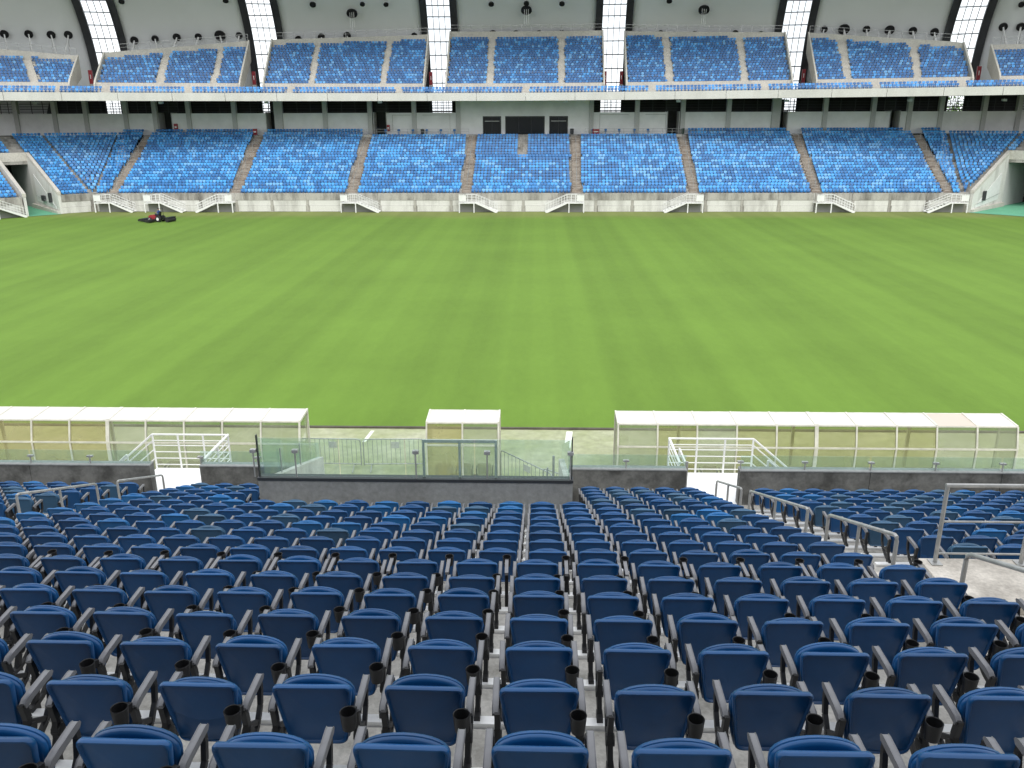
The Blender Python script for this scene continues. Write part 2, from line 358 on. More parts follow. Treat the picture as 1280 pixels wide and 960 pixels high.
# the turf as a fine sheet with slight crown and unevenness
gx, gy = 60, 40
gv, gf = [], []
for j in range(gy + 1):
    for i in range(gx + 1):
        x = -82 + 164 * i / gx; y = NEAR_EDGE + (FAR_WALL + 0.3 - NEAR_EDGE) * j / gy
        gv.append((x, y, 0.02 * math.sin(x * 0.21 + y * 0.13) if 0 < j < gy else 0.0))
for j in range(gy):
    for i in range(gx):
        a = j * (gx + 1) + i; gf.append((a, a + 1, a + gx + 2, a + gx + 1))
struct(MB().add(gv, gf).build('pitch', M_grass, smooth=60))
ap = struct(MB().add([(-60, 17, -0.03), (60, 17, -0.03), (60, NEAR_EDGE - 0.06, -0.03), (-60, NEAR_EDGE - 0.06, -0.03)], [(0, 1, 2, 3)]).build('apron', M_apron))
struct(MB().box(-60, 60, NEAR_EDGE - 0.10, NEAR_EDGE + 0.02, -0.3, 0.035).build('kerb', plain('kerb_dark', (0.10, 0.09, 0.07), 0.9, var=0.4, scale=1.5)))
mk = MB()
for (xa, ya, xb, yb, wd) in ((466, 538, 455, 552, 0.07), (712, 539, 709, 560, 0.12)):
    p, q = atz(xa, ya, -0.02), atz(xb, yb, -0.02)
    mk = MB().add([(p.x - wd, p.y, -0.026), (p.x + wd, p.y, -0.026), (q.x + wd, q.y, -0.026), (q.x - wd, q.y, -0.026)], [(0, 1, 2, 3)])
    mk.build('painted_mark', M_mark, ap)

# ------------------------------------------------------------------ far lower stand
LT, LR, L0Y, L0Z, NROW = 0.80, 0.329, 110.0, 2.10, 22
LOWER_AISLES = [(136, 147, 179, 188), (288, 300, 317, 329), (433, 446, 455, 464), (577, 589, 586, 596), (715, 727, 714, 725),
                (862, 874, 848, 859), (1016, 1027, 991, 1003), (1181, 1192, 1142, 1154)]
TOPY = L0Y + (NROW - 1) * LT
def xb(px): return at(px, 240, L0Y).x
def xt(px): return at(px, 165, TOPY).x
AISLES = [((xb(a), xb(b)), (xt(c), xt(d))) for a, b, c, d in LOWER_AISLES]
TIP = {-1: xb(118), 1: xb(1203)}
def aisle_x(k, j):
    f = j / (NROW - 1); (a, b), (c, d) = AISLES[k]
    return a + (c - a) * f, b + (d - b) * f
def rowy(j): return L0Y + LT * j
def rowz(j): return L0Z + LR * j

lower = thing('lower_stand', 'concrete lower stand packed with blue seats across the pitch', 'stand', (0, L0Y, 0))
def rel(o, parent):      # keep world coordinates when the parent Empty sits elsewhere
    o.location = -Vector(parent.location); return o
# terrace of the main stand: one stepped solid, plus the corner wedges
prof = []
for j in range(NROW + 1):
    prof += [(rowy(j) - 0.35, rowz(j) - (LR if j else 0.0)), (rowy(j) - 0.35, rowz(j))]
prof += [(rowy(NROW) + 9.5, rowz(NROW)), (rowy(NROW) + 9.5, rowz(NROW) - 0.5), (rowy(0) - 0.35, 1.4)]
tz = MB().prism(prof, TIP[-1] - 0.2, TIP[1] + 0.2, 'YZ')
rel(tz.build('terrace', M_conc_far, lower), lower)
def corner_frame(sg):
    o = Vector((TIP[sg], FAR_WALL, 0)); c = Vector((sg * 0.7071, -0.7071, 0)); n = Vector((sg * 0.7071, 0.7071, 0)); return o, c, n
S0 = {-1: 4.0, 1: 0.9}; S1 = {-1: 8.0, 1: 12.0}
V1 = {-1: (xt(146) - TIP[-1]) / (TOPY - L0Y), 1: (xt(1186) - TIP[1]) / (TOPY - L0Y)}
def corner_pt(sg, s, j, extra=0.0):
    o, c, n = corner_frame(sg); p = o + c * s + n * (0.6 + LT * j + extra); return p
for sg in (-1, 1):
    m = MB()
    for j in range(NROW + 1):
        z1 = rowz(j); z0 = z1 - 0.9
        # wedge step between the straight rows and the corner rows
        a0 = Vector((TIP[sg] + V1[sg] * LT * max(0, j - 0.44) - sg * 0.3, rowy(j) - 0.35, 0)); a1 = Vector((TIP[sg] + V1[sg] * LT * (j + .56) - sg * 0.3, rowy(j) + 0.46, 0))
        b0 = corner_pt(sg, 0, j, -0.35); b1 = corner_pt(sg, 0, j, 0.46)
        q = [a0, b0, b1, a1] if sg > 0 else [b0, a0, a1, b1]
        m.hexa([(v.x, v.y, z0) for v in q], [(v.x, v.y, z1 - 0.003) for v in q])
        runs = [(0, S0[sg])] if j < 14 else [(0, 20.0)]
        if j < 14: runs.append((S1[sg] + 0.35, 20.0))
        for s0, s1 in runs:
            p = [corner_pt(sg, s0, j, -0.35), corner_pt(sg, s1, j, -0.35), corner_pt(sg, s1, j, 0.46), corner_pt(sg, s0, j, 0.46)]
            if sg < 0: p = [p[1], p[0], p[3], p[2]]
            m.hexa([(v.x, v.y, z0) for v in p], [(v.x, v.y, z1) for v in p])
    rel(m.build('corner_terrace', M_conc_far, lower), lower)
# concourse floor behind the corners, at the top of the terrace
for sg in (-1, 1):
    p = [corner_pt(sg, -8, NROW, 0), corner_pt(sg, 22, NROW, 0), corner_pt(sg, 22, NROW, 6), corner_pt(sg, -8, NROW, 12)]
    if sg < 0: p = p[::-1]
    rel(MB().hexa([(v.x, v.y, rowz(NROW) - 0.6) for v in p], [(v.x, v.y, rowz(NROW) + 0.004) for v in p]).build('corner_floor', M_conc_far, lower), lower)
# aisle stairs: half-height steps, each aisle its own part with pale nosings
for k in range(len(AISLES)):
    m = MB()
    for j2 in range(2 * NROW):
        j = j2 / 2; x0, x1 = aisle_x(k, min(j, NROW - 1)); y = rowy(j) - 0.39; z = rowz(j) + 0.02 - (0 if j2 % 2 == 0 else 0.012)
        m.box(x0, x1, y, y + LT, z - 0.32, z, 0)
        if random.random() < 0.8: m.box(x0 + random.uniform(0.02, 0.2), x1 - random.uniform(0.02, 0.3), y - 0.006, y + 0.07, z - 0.03, z + 0.006, 1)
    rel(m.build('aisle_stair', [M_aisle, M_nosing], lower), lower)
    # thin centre handrail down the aisle
    m = MB(); xa = sum(aisle_x(k, 2)) / 2; 
    for seg in range(3):
        j0, j1 = 2 + seg * 6.5, 6.5 + seg * 6.5
        p0 = Vector((sum(aisle_x(k, j0)) / 2, rowy(j0), rowz(j0) + 0.9)); p1 = Vector((sum(aisle_x(k, j1)) / 2, rowy(j1), rowz(j1) + 0.9))
        m.tube([p0 - Vector((0, 0, 0.9)), p0, p1, p1 - Vector((0, 0, 0.9))], 0.03, 5)
    rel(m.build('aisle_handrail', M_steel, lower), lower)

# ---- the front wall below the first row: coping, panels in three courses, piers
fw = thing('front_wall', 'stained pale concrete wall below the blue seats across the pitch', 'wall', (0, FAR_WALL, 0))
def wall_run(parent, p0, p1, h, bays, thick=0.5):
    """panelled wall from p0 to p1, its face on the camera side of the line"""
    p0, p1 = Vector(p0), Vector(p1); d = (p1 - p0); L = d.length; d.normalize(); nrm = Vector((d.y, -d.x, 0))
    if nrm.y > 0: nrm = -nrm
    def slab(name, s0, s1, z0, z1, out, mat):
        a, b = p0 + d * s0, p0 + d * s1; f = nrm * out; bk = -nrm * thick
        q = [a + f, b + f, b + bk, a + bk]
        if (q[1] - q[0]).cross(q[2] - q[1]).z < 0: q = q[::-1]
        rel(MB().hexa([(v.x, v.y, z0) for v in q], [(v.x, v.y, z1) for v in q]).build(name, mat, parent), parent)
    bw = L / bays
    slab('wall_core', 0, L, 0, h - 0.05, -0.06, M_conc_far)
    for b in range(bays):
        s0, s1 = b * bw, (b + 1) * bw; pw = 0.34
        slab('upper_panel', s0 + 0.02, s1 - 0.02, h * 0.63, h, random.uniform(0.0, 0.02), M_conc_far)
        slab('middle_panel', s0 + pw, s1 - 0.03, h * 0.34, h * 0.62, -0.03, M_conc_white)
        slab('base_panel', s0 + pw + 0.1, s1 - 0.08, 0.04, h * 0.33, 0.03, M_conc_white)
        slab('pier', s0 - 0.02, s0 + pw - 0.05, 0.0, h * 0.62, 0.01, M_conc_far)
wall_run(fw, (TIP[-1], FAR_WALL, 0), (TIP[1], FAR_WALL, 0), 2.36, 24)
for sg in (-1, 1):
    o, c, n = corner_frame(sg)
    wall_run(fw, o, o + c * S0[sg], 2.36, 1)
    if S1[sg] < 11: wall_run(fw, o + c * (S1[sg] + 0.3), o + c * 20, 2.36, 4)

# ---- corner tunnels
def tunnel(sg, label):
    o, c, n = corner_frame(sg); s0, s1 = S0[sg], S1[sg]
    base = o + c * ((s0 + s1) / 2); t = thing('tunnel', label, 'tunnel', base)
    D = 11.4; zt = L0Z + (D / LT) * LR + 0.35
    def quadbox(name, q, z0s, z1s, mat):
        q = list(q)
        pts = list(zip(q, z0s, z1s))
        if (q[1] - q[0]).cross(q[2] - q[1]).z < 0: pts = pts[::-1]
        rel(MB().hexa([(v.x, v.y, a) for v, a, b in pts], [(v.x, v.y, b) for v, a, b in pts]).build(name, mat, t), t)
    for s, name in ((s0, 'inner_wall'), (s1, 'outer_wall')):
        if s > 11: continue
        a, b = o + c * (s - 0.16), o + c * (s + 0.16)
        quadbox(name, [a - n * 0.02, b - n * 0.02, b + n * D, a + n * D], (0, 0, 0, 0), (2.36, 2.36, zt - 0.25, zt - 0.25), M_conc_white)
        a, b = o + c * (s - 0.22), o + c * (s + 0.22)
        quadbox('coping', [a - n * 0.05, b - n * 0.05, b + n * D, a + n * D], (2.37, 2.37, zt - 0.24, zt - 0.24), (2.78, 2.78, zt + 0.2, zt + 0.2), M_conc_light)
        if s == s0:   # white painted skirting panel inside the tunnel and a dark utility box
            a, b = o + c * (s + 0.165), o + c * (s + 0.2)
            quadbox('painted_panel', [a + n * 1.2, b + n * 1.2, b + n * 9.4, a + n * 9.4], (0.5, 0.5, 1.1, 1.1), (0.75, 0.75, 4.6, 4.6), M_white)
            quadbox('wall_curb', [a - n * 0.02, o + c * (s + 0.5) - n * 0.02, o + c * (s + 0.5) + n * D, a + n * D], (0.0,) * 4, (0.35, 0.35, 0.6, 0.6), M_conc_light)
            a, b = o + c * (s + 0.2), o + c * (s + 0.5)
            for dd in ((3.3,) if sg > 0 else (2.6, 5.2, 5.9)):
                quadbox('utility_box', [a + n * dd, b + n * dd, b + n * (dd + 0.5), a + n * (dd + 0.5)], (1.3,) * 4, (2.5 if dd < 4 else 2.0,) * 4, M_frame)
            rail = MB().tube([o + c * (s + 0.42) + n * 0.8 + Vector((0, 0, 1.0)), o + c * (s + 0.42) + n * 9 + Vector((0, 0, 1.9))], 0.03, 6)
            rel(rail.build('handrail', M_steel, t), t)
    sE = min(s1, 11.5)
    a, b = o + c * (s0 - 0.2), o + c * (sE + 0.2)
    quadbox('lintel', [a + n * D, b + n * D, b + n * (D + 0.6), a + n * (D + 0.6)], (zt - 0.95,) * 4, (zt + 0.21,) * 4, M_conc_light)
    quadbox('back_wall', [a + n * (D + 9), b + n * (D + 9), b + n * (D + 9.3), a + n * (D + 9.3)], (-0.3,) * 4, (zt,) * 4, M_void_shade)
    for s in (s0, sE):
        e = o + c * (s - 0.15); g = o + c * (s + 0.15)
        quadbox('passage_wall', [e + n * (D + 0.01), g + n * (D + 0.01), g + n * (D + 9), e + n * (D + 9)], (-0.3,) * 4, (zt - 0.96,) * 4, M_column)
    quadbox('passage_ceiling', [a + n * (D + 0.6), b + n * (D + 0.6), b + n * (D + 9), a + n * (D + 9)], (zt - 0.95,) * 4, (zt - 0.7,) * 4, M_void_shade)
    a, b = o + c * (s0 + 0.2), o + c * (sE - 0.15)
    fl = [a - n * 0.6, b - n * 0.6, b + n * (D + 9), a + n * (D + 9)]
    f = MB().add([(v.x, v.y, 0.05) for v in fl], [(0, 1, 2, 3)]).build('ramp', M_mint, t); rel(f, t)
    f['label'] = 'mint green painted ramp floor'
    if sg > 0:
        p = base + n * (D - 0.5) - c * 1.5
        rel(MB().bar(p + Vector((0, 0, 0.9)), p + c * 2.2 + Vector((0, 0, 0.9)), 0.1, 0.9).build('barrier_board', M_red, t), t)
tunnel(-1, 'concrete tunnel mouth with mint green ramp and stained lintel, near the mower')
tunnel(1, 'concrete tunnel mouth with mint green ramp and red barrier inside, far from mower')

# ------------------------------------------------------------------ far seats
def far_seat_template():
    m = MB(); hw = 0.208
    # backrest: rounded-shoulder outline leaning back, raised clear of the pan
    out = [(-hw * 0.86, 0.50), (hw * 0.86, 0.50), (hw, 0.62), (hw, 0.69), (hw * 0.70, 0.775), (-hw * 0.70, 0.775), (-hw, 0.69), (-hw, 0.62)]
    n = len(out); y = lambda z: 0.30 + (z - 0.5) * 0.28
    vs = [(x, y(z), z) for x, z in out] + [(x, y(z) + 0.05, z) for x, z in out]
    m.add(vs, [tuple(range(n - 1, -1, -1))] + [(i, (i + 1) % n, n + (i + 1) % n, n + i) for i in range(n)])
    # seat pan with rolled front lip
    m.add([(-hw, 0.02, 0.35), (hw, 0.02, 0.35), (hw * 0.9, 0.32, 0.38), (-hw * 0.9, 0.32, 0.38), (-hw, -0.02, 0.40), (hw, -0.02, 0.40), (hw * 0.9, 0.34, 0.42), (-hw * 0.9, 0.34, 0.42)],
          [(4, 5, 6, 7), (0, 1, 5, 4), (1, 2, 6, 5), (3, 0, 4, 7)])
    # pedestal and back bracket
    m.add([(-0.05, 0.1, 0.0), (0.05, 0.1, 0.0), (0.05, 0.2, 0.0), (-0.05, 0.2, 0.0), (-0.05, 0.1, 0.36), (0.05, 0.1, 0.36), (0.05, 0.2, 0.36), (-0.05, 0.2, 0.36)],
          [(0, 1, 5, 4), (1, 2, 6, 5), (3, 0, 4, 7)])
    m.add([(-0.06, 0.33, 0.40), (0.06, 0.33, 0.40), (0.06, 0.34, 0.52), (-0.06, 0.34, 0.52)], [(0, 1, 2, 3)])
    return m
FT = far_seat_template()
def mass(name, tv, tf, tm, items, mats, label, cat, group=None):
    """items: (x, y, z, rz, colour index); one mesh holding all of them"""
    tv = np.array(tv); nv = len(tv); V = []; F = []; MI = []
    for i, (x, y, z, rz, ci) in enumerate(items):
        c, s = math.cos(rz), math.sin(rz)
        q = np.empty_like(tv); q[:, 0] = tv[:, 0] * c - tv[:, 1] * s + x; q[:, 1] = tv[:, 0] * s + tv[:, 1] * c + y; q[:, 2] = tv[:, 2] + z
        V.append(q); k = i * nv
        F += [tuple(a + k for a in f) for f in tf]; MI += [(ci if a == 0 else a + 100) for a in tm]
    me = bpy.data.meshes.new(name); me.from_pydata(np.concatenate(V).tolist(), [], F)
    for q in mats: me.materials.append(q)
    me.polygons.foreach_set('material_index', [a if a < 100 else len(mats) - 1 - (103 - a) for a in MI]); me.update()
    o = link(name, me); return tag(o, label, cat, group, 'stuff')
def shade(wts): return random.choices(range(len(wts)), wts)[0]
LOWW = (0.30, 0.30, 0.27, 0.13)
items = []
SP = 0.462
def fill_row(xa, xbnd, y, z, rz=0.0, wts=LOWW, skip=None, patch=0.0):
    n = int((xbnd - xa - 0.1) / SP)
    if n < 1: return
    off = (xbnd - xa - n * SP) / 2 + SP / 2 + (0.10 if int(round(y / LT)) % 2 else -0.10)
    ci = shade(wts)
    for i in range(n):
        if random.random() > patch: ci = shade(wts)
        x = xa + off + i * SP
        if skip and skip(x): continue
        items.append((x, y, z, rz, ci))
edges = [None] + list(range(len(AISLES))) + [None]
xc0, xc1 = at(649, 180, 121).x, at(658, 180, 121).x
for j in range(NROW):
    y, z = rowy(j), rowz(j)
    for b in range(len(AISLES) + 1):
        xa = aisle_x(b - 1, j)[1] if b > 0 else TIP[-1] + V1[-1] * LT * j
        xe = aisle_x(b, j)[0] if b < len(AISLES) else TIP[1] + V1[1] * LT * j
        if 3 <= b <= 5 and j >= NROW - 1: continue
        wts = LOWW; sk = None
        if b == 4:
            wts = (0.38, 0.30, 0.20, 0.12) if j < 11 else (0.62, 0.36, 0.02, 0.0)
            if j >= 13: sk = lambda x: xc0 - 0.1 < x < xc1 + 0.1
        fill_row(xa, xe, y, z, 0, wts, sk, 0.25)
        if j == NROW - 1 and b not in (3, 4, 5):      # the loose last row on the concourse kerb
            fill_row(xa + 0.2, xe - 0.3, y + 1.15, z + 0.42, 0, (0.45, 0.30, 0.22, 0.03), lambda x: random.random() < 0.06, 0.4)
    for sg in (-1, 1):
        o, c, n = corner_frame(sg)
        a = Vector((TIP[sg] + V1[sg] * LT * j, y, 0)); b_ = corner_pt(sg, 0, j)
        L = (b_ - a).length; k = int((L - 0.35) / SP)
        for i in range(k):
            p = a.lerp(b_, (i + 0.5) / k) if k else a
            items.append((p.x, p.y, z, -sg * R(22), shade(LOWW)))
        runs = [(0.25, S0[sg] - 0.3)]
        if j >= 15: runs = [(0.25, S0[sg] + 0.4), (S0[sg] + 1.8, 18)]
        elif j < 12 and S1[sg] < 11: runs.append((S1[sg] + 0.6, 18))
        for s0, s1 in runs:
            for i in range(int((s1 - s0) / SP)):
                p = corner_pt(sg, s0 + (i + 0.5) * SP, j)
                items.append((p.x, p.y, z, -sg * R(45), shade(LOWW)))
mass('lower_stand_seats', FT.v, FT.f, FT.m, items, FAR_BLUES, 'mosaic of light and dark blue seats filling the lower stand across the pitch', 'seats')
N_LOWER = len(items)

# isolated seats standing on the concourse behind the middle blocks
CONC_Y, CONC_Z = TOPY + 3.2, rowz(NROW)
fsm = {}
def single_far_seat(px, ci, label, grp):
    if ci not in fsm: fsm[ci] = FT.mesh('concourse_seat', FAR_BLUES[ci])
    p = at(px, 166, CONC_Y - 1.7); o = link('concourse_seat', fsm[ci]); o.location = (p.x, CONC_Y - 1.9, CONC_Z)
    return tag(o, label, 'seat', grp)
for px in (482, 498.5, 516, 533.5, 551, 568, 741, 757, 774, 793, 810):
    ms = px < 650; k = int(round((568 - px) / 17.2)) if ms else int(round((px - 741) / 17.2))
    single_far_seat(px, 0, 'lone dark blue seat on the concourse, %s from the control room windows, %s' % (ORD[k], 'mower side' if ms else 'away from mower'), 'lone seats on the concourse')

# ------------------------------------------------------------------ concourse wall above the lower stand
WALL_Y = TOPY + 2.6
conc = thing('concourse_wall', 'white panelled wall with grey columns between the two blue seating tiers', 'wall', (0, WALL_Y, CONC_Z))
def cx(px): return at(px, 150, WALL_Y).x
ZW0, ZW1, ZC = CONC_Z, 12.45, 14.25
cols = [-40, -12, 22, 70, 109, 158.5, 195, 237, 294, 349, 407, 463, 518, 573, 739, 796, 853, 910, 969, 1030, 1090, 1135, 1174, 1228, 1271, 1305, 1340]
wide = {349, 969}
doors = {(195, 237): (198, 215), (294, 349): (333, 345), (463, 518): (467, 483), (796, 853): (834, 849), (969, 1030): (973, 984), (1090, 1135): (1112, 1124)}
def part_box(name, x0, x1, y0, y1, z0, z1, mat, parent): return rel(MB().box(x0, x1, y0, y1, z0, z1).build(name, mat, parent), parent)
for px in cols:
    hw = 0.62 if px in wide else 0.33
    rel(MB().box(cx(px) - hw, cx(px) + hw, WALL_Y - 0.35, WALL_Y + 0.35, ZW0, ZC + 1.5).build('column', M_column, conc), conc)
louv = MB()
for a, b in zip(cols[:-1], cols[1:]):
    x0, x1 = cx(a) + 0.33, cx(b) - 0.33
    if a in wide: x0 += 0.3
    if b in wide: x1 -= 0.3
    if (a, b) == (573, 739):       # control room bay: solid wall with three dark windows
        wins = [(603.5, 626.5, 145, 162.5), (631.5, 681, 145, 167), (686.5, 710, 145, 161.5)]
        xs = [x0] + [v for q in wins for v in (cx(q[0]), cx(q[1]))] + [x1]
        zt, zb = at(640, 145.2, WALL_Y).z, ZW0
        part_box('wall_panel', x0, x1, WALL_Y - 0.12, WALL_Y + 0.12, zt, ZC + 1.2, M_whitewall, conc)
        for i in range(0, len(xs), 2): part_box('wall_panel', xs[i], xs[i + 1], WALL_Y - 0.12, WALL_Y + 0.12, zb, zt - 0.002, M_whitewall, conc)
        for i, q in enumerate(wins):
            wx0, wx1 = cx(q[0]), cx(q[1])
            wf = MB().box(wx0, wx0 + 0.12, WALL_Y - 0.05, WALL_Y + 0.1, zb, zt).box(wx1 - 0.12, wx1, WALL_Y - 0.05, WALL_Y + 0.1, zb, zt).box(wx0 + 0.12, wx1 - 0.12, WALL_Y - 0.05, WALL_Y + 0.1, zt - 0.16, zt)
            nm = 2 if i == 1 else 1
            f = rel(wf.build('window', M_frame, conc), conc)
            for k in range(nm + 1):
                a0 = wx0 + 0.12 + (wx1 - wx0 - 0.24) * k / (nm + 1); a1 = wx0 + 0.12 + (wx1 - wx0 - 0.24) * (k + 1) / (nm + 1)
                MB().box(a0 + 0.02, a1 - 0.02, WALL_Y + 0.06, WALL_Y + 0.09, zb + 0.05, zt - 0.17).build('pane', M_darkglass, f)
                MB().box(a1 - 0.02, a1 + 0.02, WALL_Y - 0.02, WALL_Y + 0.09, zb + 0.05, zt - 0.17).build('mullion', M_frame, f)
            if i != 1: MB().box(wx0 + 0.3, wx1 - 0.3, WALL_Y - 0.03, WALL_Y + 0.05, zt - 0.75, zt - 0.65).build('transom', M_column, f)
        continue
    spans = [(x0, x1)]
    if (a, b) in doors:
        d0, d1 = cx(doors[(a, b)][0]), cx(doors[(a, b)][1])
        spans = [(x0, d0), (d1, x1)]
        rel(MB().box(d0, d1, WALL_Y + 2.2, WALL_Y + 2.5, ZW0, ZC).build('doorway_shade', M_void_shade, conc), conc)  # near-black backing paints the shade inside the doorway
        for dx in (d0, d1): rel(MB().box(dx - 0.06, dx + 0.06, WALL_Y - 0.1, WALL_Y + 2.2, ZW0, ZW1 + 0.1).build('door_jamb', M_column, conc), conc)
    for s0, s1 in spans:
        if s1 - s0 > 0.25:
            part_box('wall_panel', s0, s1, WALL_Y - 0.1, WALL_Y + 0.1, ZW0, ZW1, M_whitewall, conc)
    if a in (463, 518, 739, 796) and not ((a, b) in doors and False):   # thin pipe frame fixed to the wall
        q = MB(); xa_, xb_ = x0 + 0.9, x1 - 0.9
        if (a, b) in doors: xa_, xb_ = spans[1 if a == 463 else 0][0] + 0.9, spans[1 if a == 463 else 0][1] - 0.2
        if a in (463, 739): q.box(xa_, xa_ + 0.06, WALL_Y - 0.16, WALL_Y - 0.101, ZW0 + 0.5, ZW1 - 0.3)
        else: q.box(xb_ - 0.06, xb_, WALL_Y - 0.16, WALL_Y - 0.101, ZW0 + 0.5, ZW1 - 0.3)
        q.box(xa_, xb_, WALL_Y - 0.16, WALL_Y - 0.101, ZW1 - 0.36, ZW1 - 0.3)
        rel(q.build('conduit', M_column, conc), conc)
    # louvre bars in the dark opening over the wall
    for k in range(4):
        zz = ZW1 + 0.22 + k * 0.38
        rel(MB().box(x0, x1, WALL_Y + 0.5, WALL_Y + 0.56, zz, zz + 0.07).build('louvre_bar', M_frame, conc), conc)
    for k in range(1, 3):
        xx = x0 + (x1 - x0) * k / 3
        rel(MB().box(xx - 0.04, xx + 0.04, WALL_Y + 0.57, WALL_Y + 0.63, ZW1, ZC).build('louvre_post', M_frame, conc), conc)
# rail and kerb in front of the middle blocks
for pa, pb in ((452, 590), (733, 852)):
    x0, x1 = cx(pa) - 0.3, cx(pb) - 0.3; m = MB(); y = TOPY - 0.1; z = rowz(NROW - 1)
    m.box(x0, x1, y, y + 0.2, z - 0.1, z + 0.35)
    rel(m.build('kerb_wall', M_conc_light, conc), conc)
    m = MB(); n = int((x1 - x0) / 1.4)
    for i in range(n + 1):
        xx = x0 + (x1 - x0) * i / n; m.box(xx - 0.02, xx + 0.02, y + 0.08, y + 0.12, z + 0.35, z + 1.15)
    for zz in (0.75, 1.12): m.box(x0, x1, y + 0.08, y + 0.12, z + zz, z + zz + 0.035)
    rel(m.build('guard_rail', M_steel, conc), conc)
# small lamps under the balcony
for li, px in enumerate((44, 201, 333, 475, 618, 707, 848, 983, 1137, 1255)):
    p = at(px, 127, WALL_Y - 5); t = thing('ceiling_lamp', 'small white floodlight under the balcony, %s from the control room, %s' % (ORD[4 - li if li < 5 else li - 5], 'mower side' if li < 5 else 'away from mower'), 'lamp', (p.x, p.y, 13.72), 0, 'floodlights under the balcony')
    MB().prism([(-0.25, -0.02), (0.22, 0.05), (0.22, 0.30), (-0.18, 0.30)], -0.28, 0.28, 'YZ').build('housing', M_lampw, t)
    MB().box(-0.04, 0.04, 0, 0.08, 0.3, 0.42).build('bracket', M_steel, t)
for px, lab in ((678 + 50, 'green'),):
    pass
def bin_(px, y, mat, label):
    p = at(px, 160, y); t = thing('litter_bin', label, 'bin', (p.x, y, CONC_Z))
    MB().lathe([(0.01, 0.0), (0.24, 0.0), (0.28, 0.75), (0.30, 0.76), (0.30, 0.80), (0.0, 0.84)], (0, 0, 0), 12).build('bin_body', mat, t, 40)
bin_(680 + 46 - 11, CONC_Y - 1.6, M_frame, 'dark round litter bin on the concourse beside the control room windows')
bin_(528, CONC_Y - 1.6, M_frame, 'dark round litter bin on the concourse among lone blue seats')
bin_(853.5, CONC_Y - 1.6, plain('bin_green', (0.03, 0.06, 0.04), 0.5), 'dark green litter bin at the doorway above the brown stairs')
def red_box(px, py, y, wd, ht, label):
    p = at(px, py, y); t = thing('hose_cabinet', label, 'cabinet', (p.x, y, max(p.z - ht / 2, CONC_Z)))
    MB().box(-wd / 2, wd / 2, -0.15, 0.15, 0, ht).build('cabinet_body', M_red, t)
    MB().box(-wd * 0.3, wd * 0.3, -0.165, -0.151, ht * 0.4, ht * 0.62).build('sign_plate', M_white, t)
red_box(745, 165, CONC_Y - 1.9, 1.0, 0.75, 'red box with white plate beside a lone blue seat')
red_box(319, 166, CONC_Y - 2.0, 0.6, 0.9, 'red cabinet at the end of a seat row beside brown stairs')
red_box(220, 159, WALL_Y - 0.3, 0.5, 1.0, 'red cabinet on the white wall beside the dark doorway near the mower end')
red_box(485.5, 160, WALL_Y - 0.3, 0.4, 0.9, 'narrow red cabinet on the white wall beside a black doorway')

# ------------------------------------------------------------------ far upper tier: rings about a centre behind the camera
PC = Vector((-1.5, 121.0 - 220.0, 0)); 
def pol(rho, th, z): return Vector((PC.x + rho * math.sin(th), PC.y + rho * math.cos(th), z))
def pray(px, py, rho):
    d = ray(px, py); a = d.x ** 2 + d.y ** 2; ox, oy = CAMP.x - PC.x, CAMP.y - PC.y
    b = 2 * (d.x * ox + d.y * oy); c = ox * ox + oy * oy - rho * rho
    t = (-b + math.sqrt(b * b - 4 * a * c)) / (2 * a); p = CAMP + d * t
    return math.atan2(p.x - PC.x, p.y - PC.y), p.z
TH_MAX = R(23)
URHO, UT, UR_, UZ0 = 225.0, 0.75, 0.375, 15.95
def tilt(th): return 0.35 * max(0.0, th / R(18))      # the tier climbs slightly toward one end
STRIPS = [130, 331, 550, 766, 991, 1206]
STH = [pray(px, 80, 240)[0] for px in STRIPS]
NRT = sorted((pray(px, 62, 236)[0], n) for px, n in [(-60, 11), (20, 10.2), (104, 8.2), (152, 10.2), (308, 15.4), (342, 16.2), (530, 18.8), (562, 20.3), (755, 20.3), (782, 19.8), (985, 17.6), (1012, 17.2), (1186, 11.6), (1222, 9.8), (1340, 9.6)])
def nrows(th):
    if th <= NRT[0][0]: return NRT[0][1]
    for (a, n0), (b, n1) in zip(NRT[:-1], NRT[1:]):
        if th <= b: return n0 + (n1 - n0) * (th - a) / (b - a)
    return NRT[-1][1]
def ring_slab(name, prof, th0, th1, n, mat, parent, tf=tilt):
    """closed (rho, z) outline swept from th0 to th1"""
    m = MB(); k = len(prof); vs = []
    for i in range(n + 1):
        th = th0 + (th1 - th0) * i / n
        vs += [pol(r_, th, z_ + tf(th)) for r_, z_ in prof]
    fs = []
    for i in range(n):
        for q in range(k): fs.append((i * k + q, i * k + (q + 1) % k, (i + 1) * k + (q + 1) % k, (i + 1) * k + q))
    fs += [tuple(range(k - 1, -1, -1)), tuple(range(n * k, n * k + k))]
    return rel(m.add(vs, fs).build(name, mat, parent), parent)
upper = thing('upper_stand', 'concrete upper stand with blue seats under the grey roof', 'stand', (0, 121, 14))
# balcony front in separate precast panels
npan = 26
for i in range(npan):
    a = -TH_MAX + 2 * TH_MAX * i / npan; b = -TH_MAX + 2 * TH_MAX * (i + 1) / npan
    ring_slab('balcony_panel', [(220.0, 13.92), (220.25, 13.92), (220.25, 14.93), (219.94, 14.95)], a + 0.00012, b - 0.00012, 4, M_fascia, upper)
ring_slab('balcony_slab', [(220.26, 13.98), (240, 14.55), (253, 14.6), (253, 14.9), (224.0, 14.85), (221.2, 14.72), (220.26, 14.4)], -TH_MAX, TH_MAX, 80, M_column, upper)
ring_slab('balcony_step', [(221.3, 14.7), (224.0, 14.86), (224.0, 15.05), (221.3, 15.05)], -TH_MAX, TH_MAX, 80, M_conc_light, upper)
def on_gap(th, w=1.45, rho=232): return any(abs(th - s) * rho < w for s in STH)
